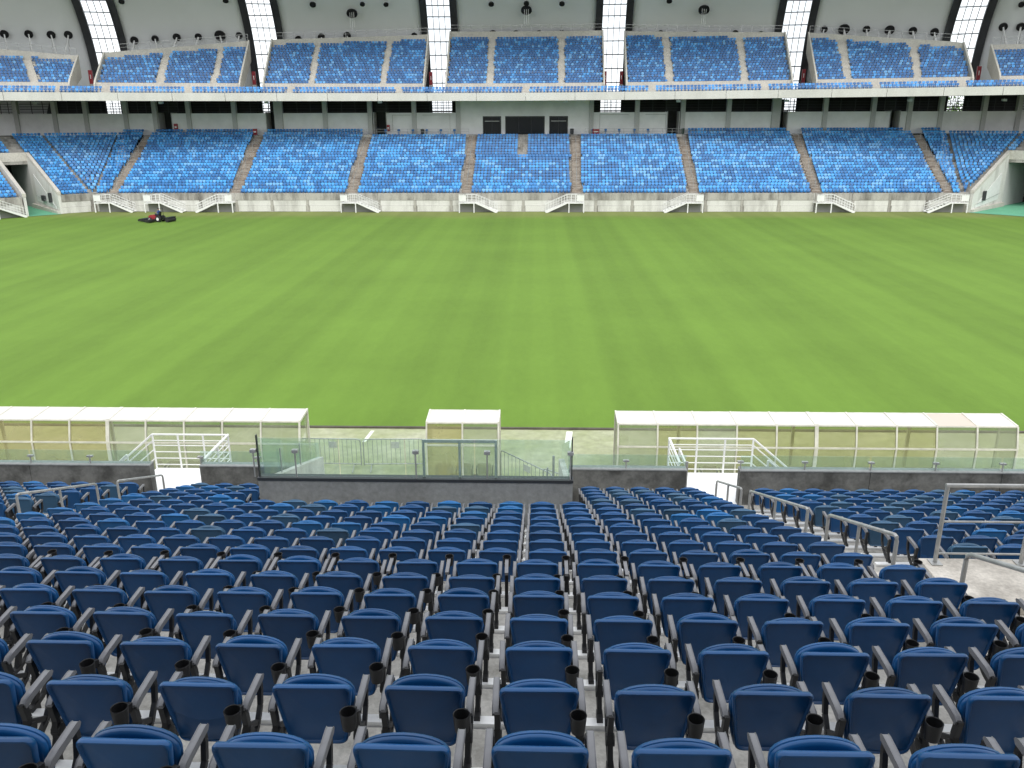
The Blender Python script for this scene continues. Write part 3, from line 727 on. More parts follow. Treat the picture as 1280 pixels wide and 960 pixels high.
# aisles of the upper tier (bottom-left, bottom-right, top-left, top-right)
UA = [(40, 50, 20, 32), (194, 205, 209, 217), (262, 270.5, 278, 285), (384, 392, 396, 403), (474, 482, 484, 492), (608, 616.5, 611, 619.5), (697.6, 706, 698, 706),
      (833, 842.6, 827, 836.5), (926.6, 936, 919.5, 928), (1055.6, 1066, 1042, 1053), (1141.6, 1152, 1131.5, 1141.6)]
UAT = []
for a, b, c, d in UA:
    th0, th1 = pray(a, 104, URHO)[0], pray(b, 104, URHO)[0]
    yt = 50 if 300 < a < 1000 else 65
    th2, th3 = pray(c, yt, URHO + 14)[0], pray(d, yt, URHO + 14)[0]
    UAT.append((th0, th1, th2, th3))
blocks = []
bounds = [-TH_MAX] + STH + [TH_MAX]
GW = 1.75 / 232
for bi in range(len(bounds) - 1):
    a = bounds[bi] + (GW if bi > 0 else 0); b = bounds[bi + 1] - (GW if bi < len(bounds) - 2 else 0); blocks.append((a, b))
items = []
def usteps(a, b):
    m = MB(); n = max(4, int((b - a) * 232 / 1.6))
    for j in range(21):
        r0, r1, z = URHO + UT * j - 0.35, URHO + UT * (j + 1) - 0.35, UZ0 + UR_ * j
        for i in range(n):
            t0, t1 = a + (b - a) * i / n, a + (b - a) * (i + 1) / n
            if nrows((t0 + t1) / 2) < j: continue
            zz0, zz1 = z + tilt(t0), z + tilt(t1)
            vs = [pol(r0, t0, zz0 - 0.5), pol(r0, t1, zz1 - 0.5), pol(r0, t0, zz0), pol(r0, t1, zz1), pol(r1, t1, zz1), pol(r1, t0, zz0)]
            m.add(vs, [(0, 1, 3, 2), (2, 3, 4, 5)])
    return m
for (a, b) in blocks:
    rel(usteps(a, b).build('upper_terrace', M_conc_light, upper), upper)
    # kerb wall in front of the first row, wing walls at both ends, parapet along the stepped top
    ring_slab('kerb_wall', [(224.1, 15.06), (224.4, 15.06), (224.4, 16.35), (224.1, 16.35)], a, b, 14, M_conc_light, upper)
    for e, s_ in ((a, 1), (b, -1)):
        if abs(e) >= TH_MAX - 1e-6: continue
        n = nrows(e); w_ = 0.22 / 232 * s_
        q = []
        for rho, zt in ((223.6, 16.1), (224.4, 16.75), (URHO + UT * n + 0.3, UZ0 + UR_ * n + 1.25)):
            q.append((rho, zt + tilt(e)))
        vs = []
        for tt in (e - w_, e):
            for rho, zt in q: vs.append(pol(rho, tt, zt))
            for rho, zt in reversed(q): vs.append(pol(rho, tt, max(14.95, zt - 3.0)))
        k = 6
        rel(MB().add(vs, [tuple(range(k)), tuple(range(2 * k - 1, k - 1, -1))] + [(i, k + i, k + (i + 1) % k, (i + 1) % k) for i in range(k)]).build('wing_wall', M_conc_light, upper), upper)
    m = MB(); rr = MB(); n = max(6, int((b - a) * 240 / 1.5)); vs = []; fs = []
    for i in range(n + 1):
        th = a + (b - a) * i / n; nr = nrows(th); rho = URHO + UT * nr + 0.25; z = UZ0 + UR_ * nr + tilt(th)
        vs += [pol(rho, th, z - 1.0), pol(rho, th, z + 1.15), pol(rho + 0.25, th, z + 1.15), pol(rho + 0.25, th, z - 1.0)]
        top = pol(rho + 0.12, th, z + 1.15); rr.box(top.x - 0.025, top.x + 0.025, top.y - 0.025, top.y + 0.025, top.z, top.z + 0.95)
        if i: rr.bar(prev + Vector((0, 0, 0.95)), top + Vector((0, 0, 0.95)), 0.05, 0.05); rr.bar(prev + Vector((0, 0, 0.5)), top + Vector((0, 0, 0.5)), 0.03, 0.03)
        prev = top
    for i in range(n):
        for q in range(4): fs.append((i * 4 + q, i * 4 + (q + 1) % 4, i * 4 + 4 + (q + 1) % 4, i * 4 + 4 + q))
    fs += [(3, 2, 1, 0), (n * 4, n * 4 + 1, n * 4 + 2, n * 4 + 3)]
    rel(m.add(vs, fs).build('parapet', M_conc_light, upper), upper)
    rel(rr.build('top_rail', M_steel, upper), upper)
    # seats
    for j in range(21):
        rho = URHO + UT * j; dth = SP * 1.02 / rho; n = int((b - a) / dth); off = ((b - a) - n * dth) / 2
        for i in range(n):
            th = a + off + (i + 0.5 + (0.25 if j % 2 else -0.25)) * dth
            if nrows(th) < j + 0.4: continue
            f = (j + 0.4) / 19
            if any(t0 + (t2 - t0) * f - 0.04 / rho < th < t1 + (t3 - t1) * f + 0.04 / rho for t0, t1, t2, t3 in UAT): continue
            p = pol(rho, th, UZ0 + UR_ * j + tilt(th))
            items.append((p.x, p.y, p.z, -th, shade((0.56, 0.22, 0.14, 0.08))))
# upper aisles: stepped pale strips
for (t0, t1, t2, t3) in UAT:
    m = MB()
    for j2 in range(40):
        j = j2 / 2; f = j / 19; a, b = t0 + (t2 - t0) * f, t1 + (t3 - t1) * f
        if nrows((a + b) / 2) < j: continue
        r0, r1, z = URHO + UT * j - 0.38, URHO + UT * (j + 1) - 0.3, UZ0 + UR_ * j + tilt(a) + 0.03
        vs = [pol(r0, a, z - 0.3), pol(r0, b, z - 0.3), pol(r0, b, z), pol(r0, a, z), pol(r1, b, z), pol(r1, a, z)]
        m.add(vs, [(0, 1, 2, 3), (3, 2, 4, 5)])
    rel(m.build('upper_aisle_stair', M_conc_light, upper), upper)
# balcony rows
BG = [(200, 213), (229, 238), (358, 366), (494, 503), (652, 661), (811, 821), (952, 962), (1089, 1099), (1198, 1209), (68, 73), (125, 136)]
BGT = [(pray(a, 110, 221.5)[0], pray(b, 110, 221.5)[0]) for a, b in BG[1:]]
for rho, z in ((220.85, 14.72), (221.75, 15.06)):
    dth = SP * 1.02 / rho; n = int(2 * TH_MAX / dth)
    for i in range(n):
        th = -TH_MAX + (i + 0.5) * dth
        if any(a < th < b for a, b in BGT): continue
        p = pol(rho, th, z + tilt(th)); items.append((p.x, p.y, p.z, -th, shade((0.40, 0.28, 0.24, 0.08))))
mass('upper_stand_seats', FT.v, FT.f, FT.m, items, UP_SHADED_BLUES, 'blue seats coloured darker for roof shade, sprinkled with lighter ones across the upper stand', 'seats')

# concourse rear wall, its shade painted near-black, open where the skylights come down
rw = thing('rear_wall', 'concourse rear wall, its shade painted dark, seen through openings above white panels', 'wall', (0, 142, 0))
RWY = WALL_Y + 7.0
gapx = [pol(240, t, 0).x * (RWY / pol(240, t, 0).y) for t in STH]
ed = [-95.0] + gapx + [95.0]
for bi in range(len(ed) - 1):
    a, b = ed[bi] + (1.7 if bi else 0), ed[bi + 1] - (1.7 if bi < len(ed) - 2 else 0)
    rel(MB().box(a, b, RWY, RWY + 0.3, 6.0, 14.9).build('wall_panel', M_void_shade, rw), rw)
for x in gapx:
    m = MB()
    for k in range(6): z = 10.2 + k * 0.75; m.box(x - 1.7, x + 1.7, RWY + 0.1, RWY + 0.16, z, z + 0.08)
    for k in range(1, 4): xx = x + (k - 2) * 0.85; m.box(xx - 0.03, xx + 0.03, RWY + 0.1, RWY + 0.16, 9, 14.3)
    rel(m.build('grille', M_frame, rw), rw)
# red cabinets in the gaps of the upper tier
for i, s in enumerate(STH):
    for sd in (-1, 1):
        th = s + sd * 1.25 / 236; p = pol(236, th, 16.6)
        t = thing('banner_case', 'red case with white mark, %s edge of gap under the %s skylight %s' % ('mower-side' if sd < 0 else 'outer', ORD[2 - i if i < 3 else i - 3], 'mower-ward' if i < 3 else 'away from mower'), 'case', p, -th, 'red cases in the gaps of the upper tier')
        MB().box(-0.25, 0.25, -0.3, 0.3, 0, 1.9).build('case_body', M_red, t)
        MB().box(-0.06, 0.06, -0.312, -0.301, 0.7, 1.3).build('mark', M_white, t)
        MB().box(-0.3, 0.3, -0.35, 0.35, -1.75, -0.002).build('plinth', M_column, t)

# ------------------------------------------------------------------ roof petals and skylights
RP = [(247.6, 2.0), (247.4, 10.0), (246.6, 16.0), (245.2, 20.2), (243.2, 23.6), (240.4, 26.6), (236.8, 29.3), (232.0, 31.9), (225.0, 34.8), (219.0, 36.6), (213.0, 38.1)]
def roof_prof(n):
    pts = [Vector((a, b)) for a, b in RP]; out = []
    L = [0]
    for a, b in zip(pts[:-1], pts[1:]): L.append(L[-1] + (b - a).length)
    for i in range(n + 1):
        s = L[-1] * i / n
        for k in range(len(pts) - 1):
            if s <= L[k + 1] + 1e-6:
                f = (s - L[k]) / (L[k + 1] - L[k])
                p0, p1, p2, p3 = pts[max(k - 1, 0)], pts[k], pts[k + 1], pts[min(k + 2, len(pts) - 1)]
                out.append(0.5 * ((2 * p1) + (p2 - p0) * f + (2 * p0 - 5 * p1 + 4 * p2 - p3) * f * f + (3 * p1 - p0 - 3 * p2 + p3) * f ** 3)); break
    return out
RPF = roof_prof(48)
SKW = 1.82          # half width of a skylight, metres
def nrm2(i):
    a, b = RPF[max(i - 1, 0)], RPF[min(i + 1, len(RPF) - 1)]; d = (b - a).normalized(); return Vector((d.y, -d.x))   # outward
def make_petal(a, b, name, label, mirror=False):
    n = 14; vs = []; fs = []; k = len(RPF)
    for i in range(n + 1):
        u = i / n; th = a + (b - a) * u; bulge = 0.9 * (1 - (2 * u - 1) ** 2)
        for q, p in enumerate(RPF):
            o_ = nrm2(q) * bulge * min(1, q / 16); vs.append(pol(p.x + o_.x, th, p.y + o_.y))
    for i in range(n):
        for q in range(k - 1): fs.append((i * k + q, (i + 1) * k + q, (i + 1) * k + q + 1, i * k + q + 1))
    m = MB(); m.add(vs, fs)
    me = m.mesh(name, M_roof, 50); o = link(name, me)
    sm = o.modifiers.new('shell', 'SOLIDIFY'); sm.thickness = 0.35; sm.offset = 1.0 if not mirror else 1.0
    tag(o, label, 'roof', 'roof petals over the far stand'); return o
petal_ranges = []
for bi in range(len(bounds) - 1):
    a = bounds[bi] + ((SKW + 0.88) / 236 if bi else -0.06); b = bounds[bi + 1] - ((SKW + 0.88) / 236 if bi < len(bounds) - 2 else -0.06)
    petal_ranges.append((a, b))
def from_mid(k, what):
    if k == 0: return '%s directly above the control room windows' % what
    return '%s, %s %s the middle one' % (what, ORD[abs(k) - 1], 'toward the mower from' if k < 0 else 'away from the mower past')
PETALS = [make_petal(a, b, 'roof_petal', from_mid(k - 3, 'smooth grey curved roof shell')) for k, (a, b) in enumerate(petal_ranges)]
def make_skylight(s, label):
    base = pol(247, s, 0); t = thing('skylight', label, 'skylight', base, 0, 'skylight strips of the far roof')
    pr = RPF; n = len(pr)
    for sd in (-1, 1):        # deep black gutters
        vs = []
        for p, q in zip(pr, range(n)):
            o_ = nrm2(q); w0, w1 = SKW * sd / 236, (SKW + 1.0) * sd / 236
            for th, dp in ((s + w0, -0.05), (s + w1, -0.30), (s + w1, 0.5), (s + w0, 0.5)): vs.append(pol(p.x + o_.x * dp, th, p.y + o_.y * dp))
        fs = []
        for q in range(n - 1):
            for e in range(4): fs.append((q * 4 + e, q * 4 + (e + 1) % 4, q * 4 + 4 + (e + 1) % 4, q * 4 + 4 + e))
        rel(MB().add(vs, fs).build('gutter', M_gutter, t), t)
    for c_ in (-2, -1, 0, 1, 2):
        th = s + c_ * (SKW - 0.03) / 2 / 236; m = MB(); vs = []
        for q, p in enumerate(pr):
            o_ = nrm2(q); h = 0.045 / 236
            for tt, dp in ((th - h, -0.16), (th + h, -0.16), (th + h, 0.0), (th - h, 0.0)): vs.append(pol(p.x + o_.x * dp, tt, p.y + o_.y * dp))
        fs = []
        for q in range(n - 1):
            for e in range(4): fs.append((q * 4 + e, q * 4 + (e + 1) % 4, q * 4 + 4 + (e + 1) % 4, q * 4 + 4 + e))
        rel(m.add(vs, fs).build('mullion', M_mullion, t), t)
    for q in range(1, n, 2):
        p = pr[q]; o_ = nrm2(q); rel(MB().bar(pol(p.x - o_.x * 0.2, s - SKW / 236, p.y - o_.y * 0.2), pol(p.x - o_.x * 0.2, s + SKW / 236, p.y - o_.y * 0.2), 0.14, 0.16).build('crossbar', M_mullion, t), t)
    for q in range(8, n - 2, 2):
        p, p2 = pr[q + 1], pr[min(q + 3, n - 1)]
        for c_ in range(4):
            t0 = s + (-SKW + c_ * SKW / 2 + 0.05) / 236; t1 = s + (-SKW + (c_ + 1) * SKW / 2 - 0.05) / 236
            pm = pr[min(q + 2, n - 1)]
            vs = [pol(p.x, t0, p.y), pol(p.x, t1, p.y), pol(pm.x, t1, pm.y), pol(pm.x, t0, pm.y), pol(p2.x, t1, p2.y), pol(p2.x, t0, p2.y)]
            rel(MB().add(vs, [(0, 1, 2, 3), (3, 2, 4, 5)]).build('pane', M_skyglass, t), t)
for k, s in enumerate(STH): make_skylight(s, 'bright glazed skylight strip, %s from the roof middle, %s' % (ORD[2 - k if k < 3 else k - 3], 'toward the mower' if k < 3 else 'away from the mower'))

# round black openings in the roof with white struts
ROOF_HOLES = [(5.5, 42, 5, 's'), (36, 42, 5, 's'), (64, 43, 5, 's'), (85.5, 43, 5, 's'),
    (168, 50, 5, 's'), (194, 48, 4.5, 's'), (221, 46, 5, 's'), (248, 45.5, 4.5, 's'), (275, 44, 7, 's'), (299, 44, 4.5, 's'), (152, 1, 3.5, ''), (282, 0, 3.5, ''),
    (373, 48, 4, 's'), (402, 46, 5, 's'), (434, 44, 5, 's'), (391, 5, 4, ''), (440, 16, 7, 'p'), (453, 4.5, 3.2, ''), (482.5, 5, 3.2, ''), (518, 44, 4, ''),
    (587, 43, 4, ''), (616, 42, 5.5, 's'), (645, 42, 5, 's'), (674, 42, 5, 's'), (702, 42, 5.5, 's'), (731, 43, 3.5, ''), (614, 4.5, 3.5, ''), (658, 3.5, 3.5, ''), (658, 12, 7, 'p'), (702.5, 4, 3.5, ''),
    (800, 42, 4, ''), (826, 41, 4, 's'), (868, 42, 4, ''), (836.7, 0.5, 3.5, ''), (880, 11.5, 7, 'p'), (919, 41, 4, 's'), (951, 42, 3.5, ''),
    (1030, 36, 4.5, 's'), (1055, 36, 7, 's'), (1083, 36, 4.5, 's'), (1112, 37, 6, 's'), (1141, 38, 5, 's'), (1168, 39.5, 5, 's'), (1254, 33, 5, 's'), (1276, 33, 5, 's'), (1277, 5, 3.5, '')]
def roof_hit(px, py):
    """first point of the roof (with its bulge) that the sight line meets"""
    d = ray(px, py).normalized(); best = None
    for k in range(900):
        p = CAMP + d * (100 + k * 0.08); rho = math.hypot(p.x - PC.x, p.y - PC.y); th = math.atan2(p.x - PC.x, p.y - PC.y)
        u = next(((th - a) / (b - a) for a, b in petal_ranges if a <= th <= b), None)
        if u is None: continue
        bulge = 0.9 * (1 - (2 * u - 1) ** 2)
        for q in range(len(RPF) - 1):
            z0, z1 = RPF[q].y, RPF[q + 1].y
            if z0 <= p.z <= z1:
                f = (p.z - z0) / (z1 - z0); o_ = nrm2(q) * bulge * min(1, q / 16); r_ = RPF[q].x + (RPF[q + 1].x - RPF[q].x) * f + o_.x
                # outward bulge lifts z as well: approximate with the radial part
                if rho >= r_ - abs(o_.y) * 0.5: return p, th, nrm2(q)
                break
    return None
for px, py, rad, kind in ROOF_HOLES:
    h = roof_hit(px, py)
    if not h: continue
    kk = next((q for q, (a, b) in enumerate(petal_ranges) if a <= th <= b), 3) - 3; wh_ = 'middle shell' if kk == 0 else '%s shell %s' % (ORD[abs(kk) - 1], 'mower-ward of middle' if kk < 0 else 'past the middle')
    p, th, n2 = h; nrm = Vector((n2.x * math.sin(th), n2.x * math.cos(th), n2.y)); rr = rad / 8.3
    t = thing('roof_opening', {'s': 'black round roof opening with slanting white struts, %s', 'p': 'large black round roof opening with hanging white pipes, %s', '': 'small plain black round roof opening, %s'}[kind] % wh_, 'opening', p, 0,
              {'s': 'strutted roof openings, ', 'p': 'roof openings with pipes, ', '': 'plain roof openings, '}[kind] + wh_)
    qn = (-nrm).to_track_quat('Z', 'Y')
    ring = MB().lathe([(rr * 0.2, -0.10), (rr * 0.98, 0.02), (rr * 1.0, 0.25), (rr * 0.90, 0.27), (rr * 0.86, 0.0)], (0, 0, 0), 20)
    ring.v = [tuple(qn @ Vector(v) + nrm * 0.02) for v in ring.v]; ring.build('collar', M_rim, t, 40)
    disc = MB().lathe([(0.0, 0.0), (rr * 0.97, 0.0)], (0, 0, 0), 20); disc.v = [tuple(qn @ Vector(v) - nrm * 0.12) for v in disc.v]; disc.build('recess', M_rim, t)
    if kind == 's':
        sgn = 1 if random.random() < 0.5 else -1; foot = Vector((sgn * random.uniform(0.8, 1.6), -1.2, -4.6)); top = -nrm * 0.2
        MB().tube([top, top + foot], 0.10, 7).build('strut', M_rod, t)
        MB().tube([top, top + Vector((random.uniform(-0.3, 0.3), -0.4, -4.6))], 0.06, 6).build('tie', M_column, t)
    elif kind == 'p':
        for dx in (-0.3, 0.0, 0.3): MB().tube([Vector((dx, -0.2, 0.3)), Vector((dx, -0.2, -2.4 + abs(dx)))], 0.035, 6).build('pipe', M_rod, t)

# unseen wall added behind the camera, tall enough to shade the seat backs
nw_ = thing('near_shade_wall', 'unseen dark grey wall added behind the camera to shade the near seats', 'wall', (0, -5, 8))
for k in range(12):
    x = -48 + k * 8.0
    rel(MB().box(x + 0.01, x + 7.99, -4.6, -4.0, 4.0, 23.0).build('wall_panel', M_box, nw_), nw_)

# ------------------------------------------------------------------ white access stairs at the foot of the far stand
def make_stair(name):
    """platform at the origin against the wall (y = 0), flight going down along +x"""
    t = bpy.data.objects.new(name, None); COL.objects.link(t)
    W, H, PL, FL = 1.15, 1.28, 2.2, 2.75
    MB().box(0, PL, -W, 0, H - 0.12, H).build('platform', M_white, t)
    for y in (-W, -0.06): MB().prism([(PL, H - 0.14), (PL, H + 0.04), (PL + FL, 0.22), (PL + FL, 0.0), (PL + FL - 0.25, 0.0)], y, y + 0.06, 'XZ').build('stringer', M_white, t)
    for k in range(7):
        x = PL + FL * (k + 0.3) / 7; z = H - H * (k + 1) / 7.6
        MB().box(x, x + 0.36, -W + 0.065, -0.065, z, z + 0.05).build('tread', M_white, t)
    for x in (0.0, PL * 0.86): MB().box(x, x + 0.12, -W, -W + 0.12, 0, H - 0.122).build('leg', M_white, t)
    MB().prism([(0.15, 0.0), (PL + FL - 0.35, 0.02), (PL, H - 0.2), (0.15, H - 0.13)], -0.25, -0.2, 'XZ').build('under_shade', M_shadow, t)  # grey sheet puts the shade beneath platform and flight into colour
    rail = MB()
    for y in (-W + 0.03, -0.03):
        for h in (0.32, 0.64, 0.98):
            rail.bar((0 if y < -0.5 else 0.9, y, H + h), (PL, y, H + h), 0.05, 0.05 if h > 0.9 else 0.03)
            rail.bar((PL, y, H + h), (PL + FL, y, 0.1 + h), 0.05, 0.05 if h > 0.9 else 0.03)
        for k in range(5): rail.box(PL * k / 4 - 0.02 if k else 0.0, PL * k / 4 + 0.02, y - 0.02, y + 0.02, H + 0.002, H + 0.98)
        for k in range(1, 9): x = PL + FL * k / 8; z = H - (H - 0.1) * k / 8; rail.box(x - 0.015, x + 0.015, y - 0.015, y + 0.015, z, z + 0.98)
    rail.build('railing', M_white, t)
    MB().box(0.04, 0.95, -W - 0.03, -W + 0.0, H + 0.18, H + 0.92).build('sheet_panel', M_white, t)
    return t
st0 = make_stair('access_stair')
def stair_label(i): return ['white metal access stair standing in the corner beyond the mint green tunnel', 'white access stair beside the mint green tunnel, on the mower side', 'white access stair right behind the mower, going down away from the tunnel',
    'white access stair descending toward the mower', 'white access stair between the mower stairs and the middle of the wall', 'white access stair below the middle block, facing its twin', 'white access stair below the middle block, descending toward its twin',
    'white access stair one aisle past the middle pair, descending toward them', 'white access stair two aisles past the middle pair, descending away from them', 'white access stair beside the tunnel with the red barrier'][i]
ST = [(6, 1, 'c'), (121, 1, ''), (183, 1, ''), (293, -1, ''), (427, 1, ''), (574, 1, ''), (730, -1, ''), (878, -1, ''), (1018, 1, ''), (1207, -1, '')]
for i, (px, dr, kind) in enumerate(ST):
    if i == 0: t = st0
    else:
        t = st0.copy(); COL.objects.link(t); dup_children(st0, t)
    x = at(px, 255, FAR_WALL - 0.5).x
    t.location = (x, FAR_WALL - 0.06, 0.0); t.rotation_euler = (0, 0, 0)
    t.scale = (dr, 1, 1)
    if kind == 'c':
        o, c, n = corner_frame(-1); p = o + c * 13.3 - n * 0.1; t.location = p; t.rotation_euler = (0, 0, R(45))
    tag(t, stair_label(i), 'stair', 'white access stairs along the far wall')

# ------------------------------------------------------------------ mower and driver
mp = atz(196, 277, 0.0)
mow = thing('ride_on_mower', 'red ride-on mower with black cutting decks on the grass', 'mower', (mp.x, mp.y, 0.0), R(168)); mow.scale = (0.76, 0.76, 0.80)
MB().prism([(-0.2, 0.35), (1.05, 0.4), (1.1, 0.75), (0.9, 0.95), (0.2, 1.0), (-0.2, 0.7)], -0.42, 0.42, 'XZ').build('hood', M_red, mow)
MB().prism([(-1.1, 0.45), (-0.2, 0.4), (-0.2, 0.72), (-0.6, 0.8), (-1.1, 0.8)], -0.5, 0.5, 'XZ').build('chassis', M_black, mow)
MB().prism([(-0.75, 0.82), (-0.2, 0.82), (-0.2, 0.92), (-0.65, 0.94), (-0.8, 1.45), (-0.9, 1.45)], -0.25, 0.25, 'XZ').build('seat', M_black, mow)
MB().tube([(0.25, 0, 0.95), (0.02, 0, 1.25)], 0.03, 6).lathe([(0.18, -0.02), (0.2, 0.0), (0.18, 0.02)], (0.0, 0, 1.25), 12).build('steering_wheel', M_black, mow)
MB().tube([(-0.95, -0.5, 0.8), (-0.95, -0.5, 1.95), (-0.95, 0.5, 1.95), (-0.95, 0.5, 0.8)], 0.035, 6).build('roll_bar', M_black, mow)
for x, y, r_, wd in ((0.75, -0.6, 0.33, 0.25), (0.75, 0.6, 0.33, 0.25), (-0.75, -0.62, 0.45, 0.32), (-0.75, 0.62, 0.45, 0.32)):
    wh = MB().lathe([(r_ * 0.5, -wd / 2), (r_ * 0.95, -wd / 2), (r_, -wd / 3), (r_, wd / 3), (r_ * 0.95, wd / 2), (r_ * 0.5, wd / 2)], (x, y, r_), 16, axis='Y').build('wheel', M_tyre, mow, 40)
    MB().lathe([(0.0, -wd / 2.2), (r_ * 0.5, -wd / 2), (r_ * 0.52, wd / 2), (0.0, wd / 2.2)], (x, y, r_), 12, axis='Y').build('rim', M_white, wh)
for cxm, cym, wx, wy in ((1.95, 0.0, 0.55, 1.15), (0.1, 1.55, 0.5, 0.75)):
    dk = MB().prism([(-wx, 0.14), (wx, 0.14), (wx, 0.34), (wx * 0.6, 0.46), (-wx * 0.6, 0.46), (-wx, 0.34)], cym - wy, cym + wy, 'XZ'); dk.v = [(a + cxm, b, c) for a, b, c in dk.v]
    d = dk.build('cutting_deck', M_black, mow)
    MB().bar((cxm - wx, cym, 0.4), (0.4 if cxm > 1 else cxm - wx, 0.2 if cxm < 1 else 0, 0.5), 0.1, 0.1).build('deck_arm', M_black, d)
tr = MB().lathe([(0.0, -1.0), (0.30, -1.0), (0.32, -0.95), (0.32, 0.95), (0.30, 1.0), (0.0, 1.0)], (-2.35, -0.25, 0.33), 16, axis='Y').build('trailing_roller', M_tyre, mow, 40)
MB().bar((-1.1, 0, 0.5), (-2.3, -0.25, 0.62), 0.08, 0.08).box(-2.62, -2.05, -1.25, 0.75, 0.62, 0.72).build('roller_frame', M_black, tr)
# driver: one skinned figure seated on the mower
def skin_figure(name, joints, edges_, root, parent=None):
    me = bpy.data.meshes.new(name); me.from_pydata([j[0] for j in joints], edges_, [])
    o = link(name, me, parent); md = o.modifiers.new('skin', 'SKIN'); md.use_smooth_shade = True
    for i, (p, r_) in enumerate(joints):
        me.skin_vertices[0].data[i].radius = (r_, r_); me.skin_vertices[0].data[i].use_root = (i == root)
    s = o.modifiers.new('sub', 'SUBSURF'); s.levels = 1; s.render_levels = 1
    return o
J = [((-0.5, 0, 0.98), .15), ((-0.55, 0, 1.2), .16), ((-0.55, 0, 1.42), .17), ((-0.52, 0, 1.52), .07), ((-0.5, 0, 1.62), .09), ((-0.48, 0, 1.74), .10), ((-0.48, 0, 1.82), .06),
     ((-0.55, .2, 1.44), .075), ((-0.4, .27, 1.2), .055), ((-0.1, .16, 1.24), .04), ((-0.02, .13, 1.25), .03), ((-0.55, -.2, 1.44), .075), ((-0.4, -.27, 1.2), .055), ((-0.1, -.16, 1.24), .04), ((-0.02, -.13, 1.25), .03),
     ((-0.42, .11, .98), .10), ((0.0, .16, 1.0), .075), ((0.05, .16, .66), .055), ((0.2, .16, .6), .05), ((-0.42, -.11, .98), .10), ((0.0, -.16, 1.0), .075), ((0.05, -.16, .66), .055), ((0.2, -.16, .6), .05)]
Eg = [(0, 1), (1, 2), (2, 3), (3, 4), (4, 5), (5, 6), (2, 7), (7, 8), (8, 9), (9, 10), (2, 11), (11, 12), (12, 13), (13, 14), (0, 15), (15, 16), (16, 17), (17, 18), (0, 19), (19, 20), (20, 21), (21, 22)]
drv = thing('person', 'person in blue shirt and dark cap seated on the red mower', 'person', (mp.x, mp.y, 0.0), R(168)); drv.scale = (0.84, 0.84, 0.86)
bd = skin_figure('body', J, Eg, 0, drv)
dg = bpy.context.evaluated_depsgraph_get(); me2 = bpy.data.meshes.new_from_object(bd.evaluated_get(dg)); bd.modifiers.clear(); bd.data = me2
for q in (M_shirt, M_skin, M_trouser): me2.materials.append(q)
for f in me2.polygons:
    c = f.center; f.use_smooth = True
    f.material_index = 1 if (c.z > 1.56 or (c.x > -0.3 and c.z > 1.12)) else 2 if c.z < 1.04 else 0
cap = MB().lathe([(0.125, 0.0), (0.12, 0.05), (0.08, 0.10), (0.0, 0.115)], (-0.48, 0, 1.76), 12).prism([(-0.40, -0.07), (-0.24, -0.05), (-0.24, 0.05), (-0.40, 0.07)], 1.765, 1.785, 'XY').build('cap', M_trouser, drv, 50)

# ------------------------------------------------------------------ near stand
U = 0.56
ROW_T, ROW_R = 1.344 * U, 0.503 * U
D0, H0, BACK = 5.254 * U, 4.596 * U, 0.82
def ny(i): return D0 + ROW_T * i                 # where the backrest tops of row i stand
def nz_(i): return CAM_H - H0 - BACK - ROW_R * i  # tread level of row i
NR0, NR1 = -5, 19
terr = thing('seating_terrace', 'grey concrete terrace steps under the dark blue folding seats', 'stand', (0, ny(10), 0))
XL, XR = -21.0, 17.0
BOXX0, BOXX1 = -5.20, 0.72
for i in range(NR0, NR1 + 1):
    y0, y1 = ny(i) - 0.11, ny(i) - 0.11 + ROW_T
    if i == NR1: y1 = 18.1
    z = nz_(i)
    rel(MB().box(XL, XR, y0, y1 - 0.002, z - 1.2, z).build('step', M_step, terr), terr)
LA0, LA1 = -9.15, -8.2         # aisle towards the mower side
RA0, RA1 = 3.62, 4.72          # aisle beside the platform
def half_steps(x0, x1):
    for i in range(0, NR1 + 1):
        y0 = ny(i) - 0.11; z = nz_(i)
        rel(MB().box(x0, x1, y0, y0 + ROW_T * 0.5, z + 0.002, z + ROW_R * 0.5).build('aisle_step', M_platform, terr), terr)
half_steps(LA0 - 0.02, LA1 + 0.02); half_steps(RA0 + 0.1, RA1 - 0.02)

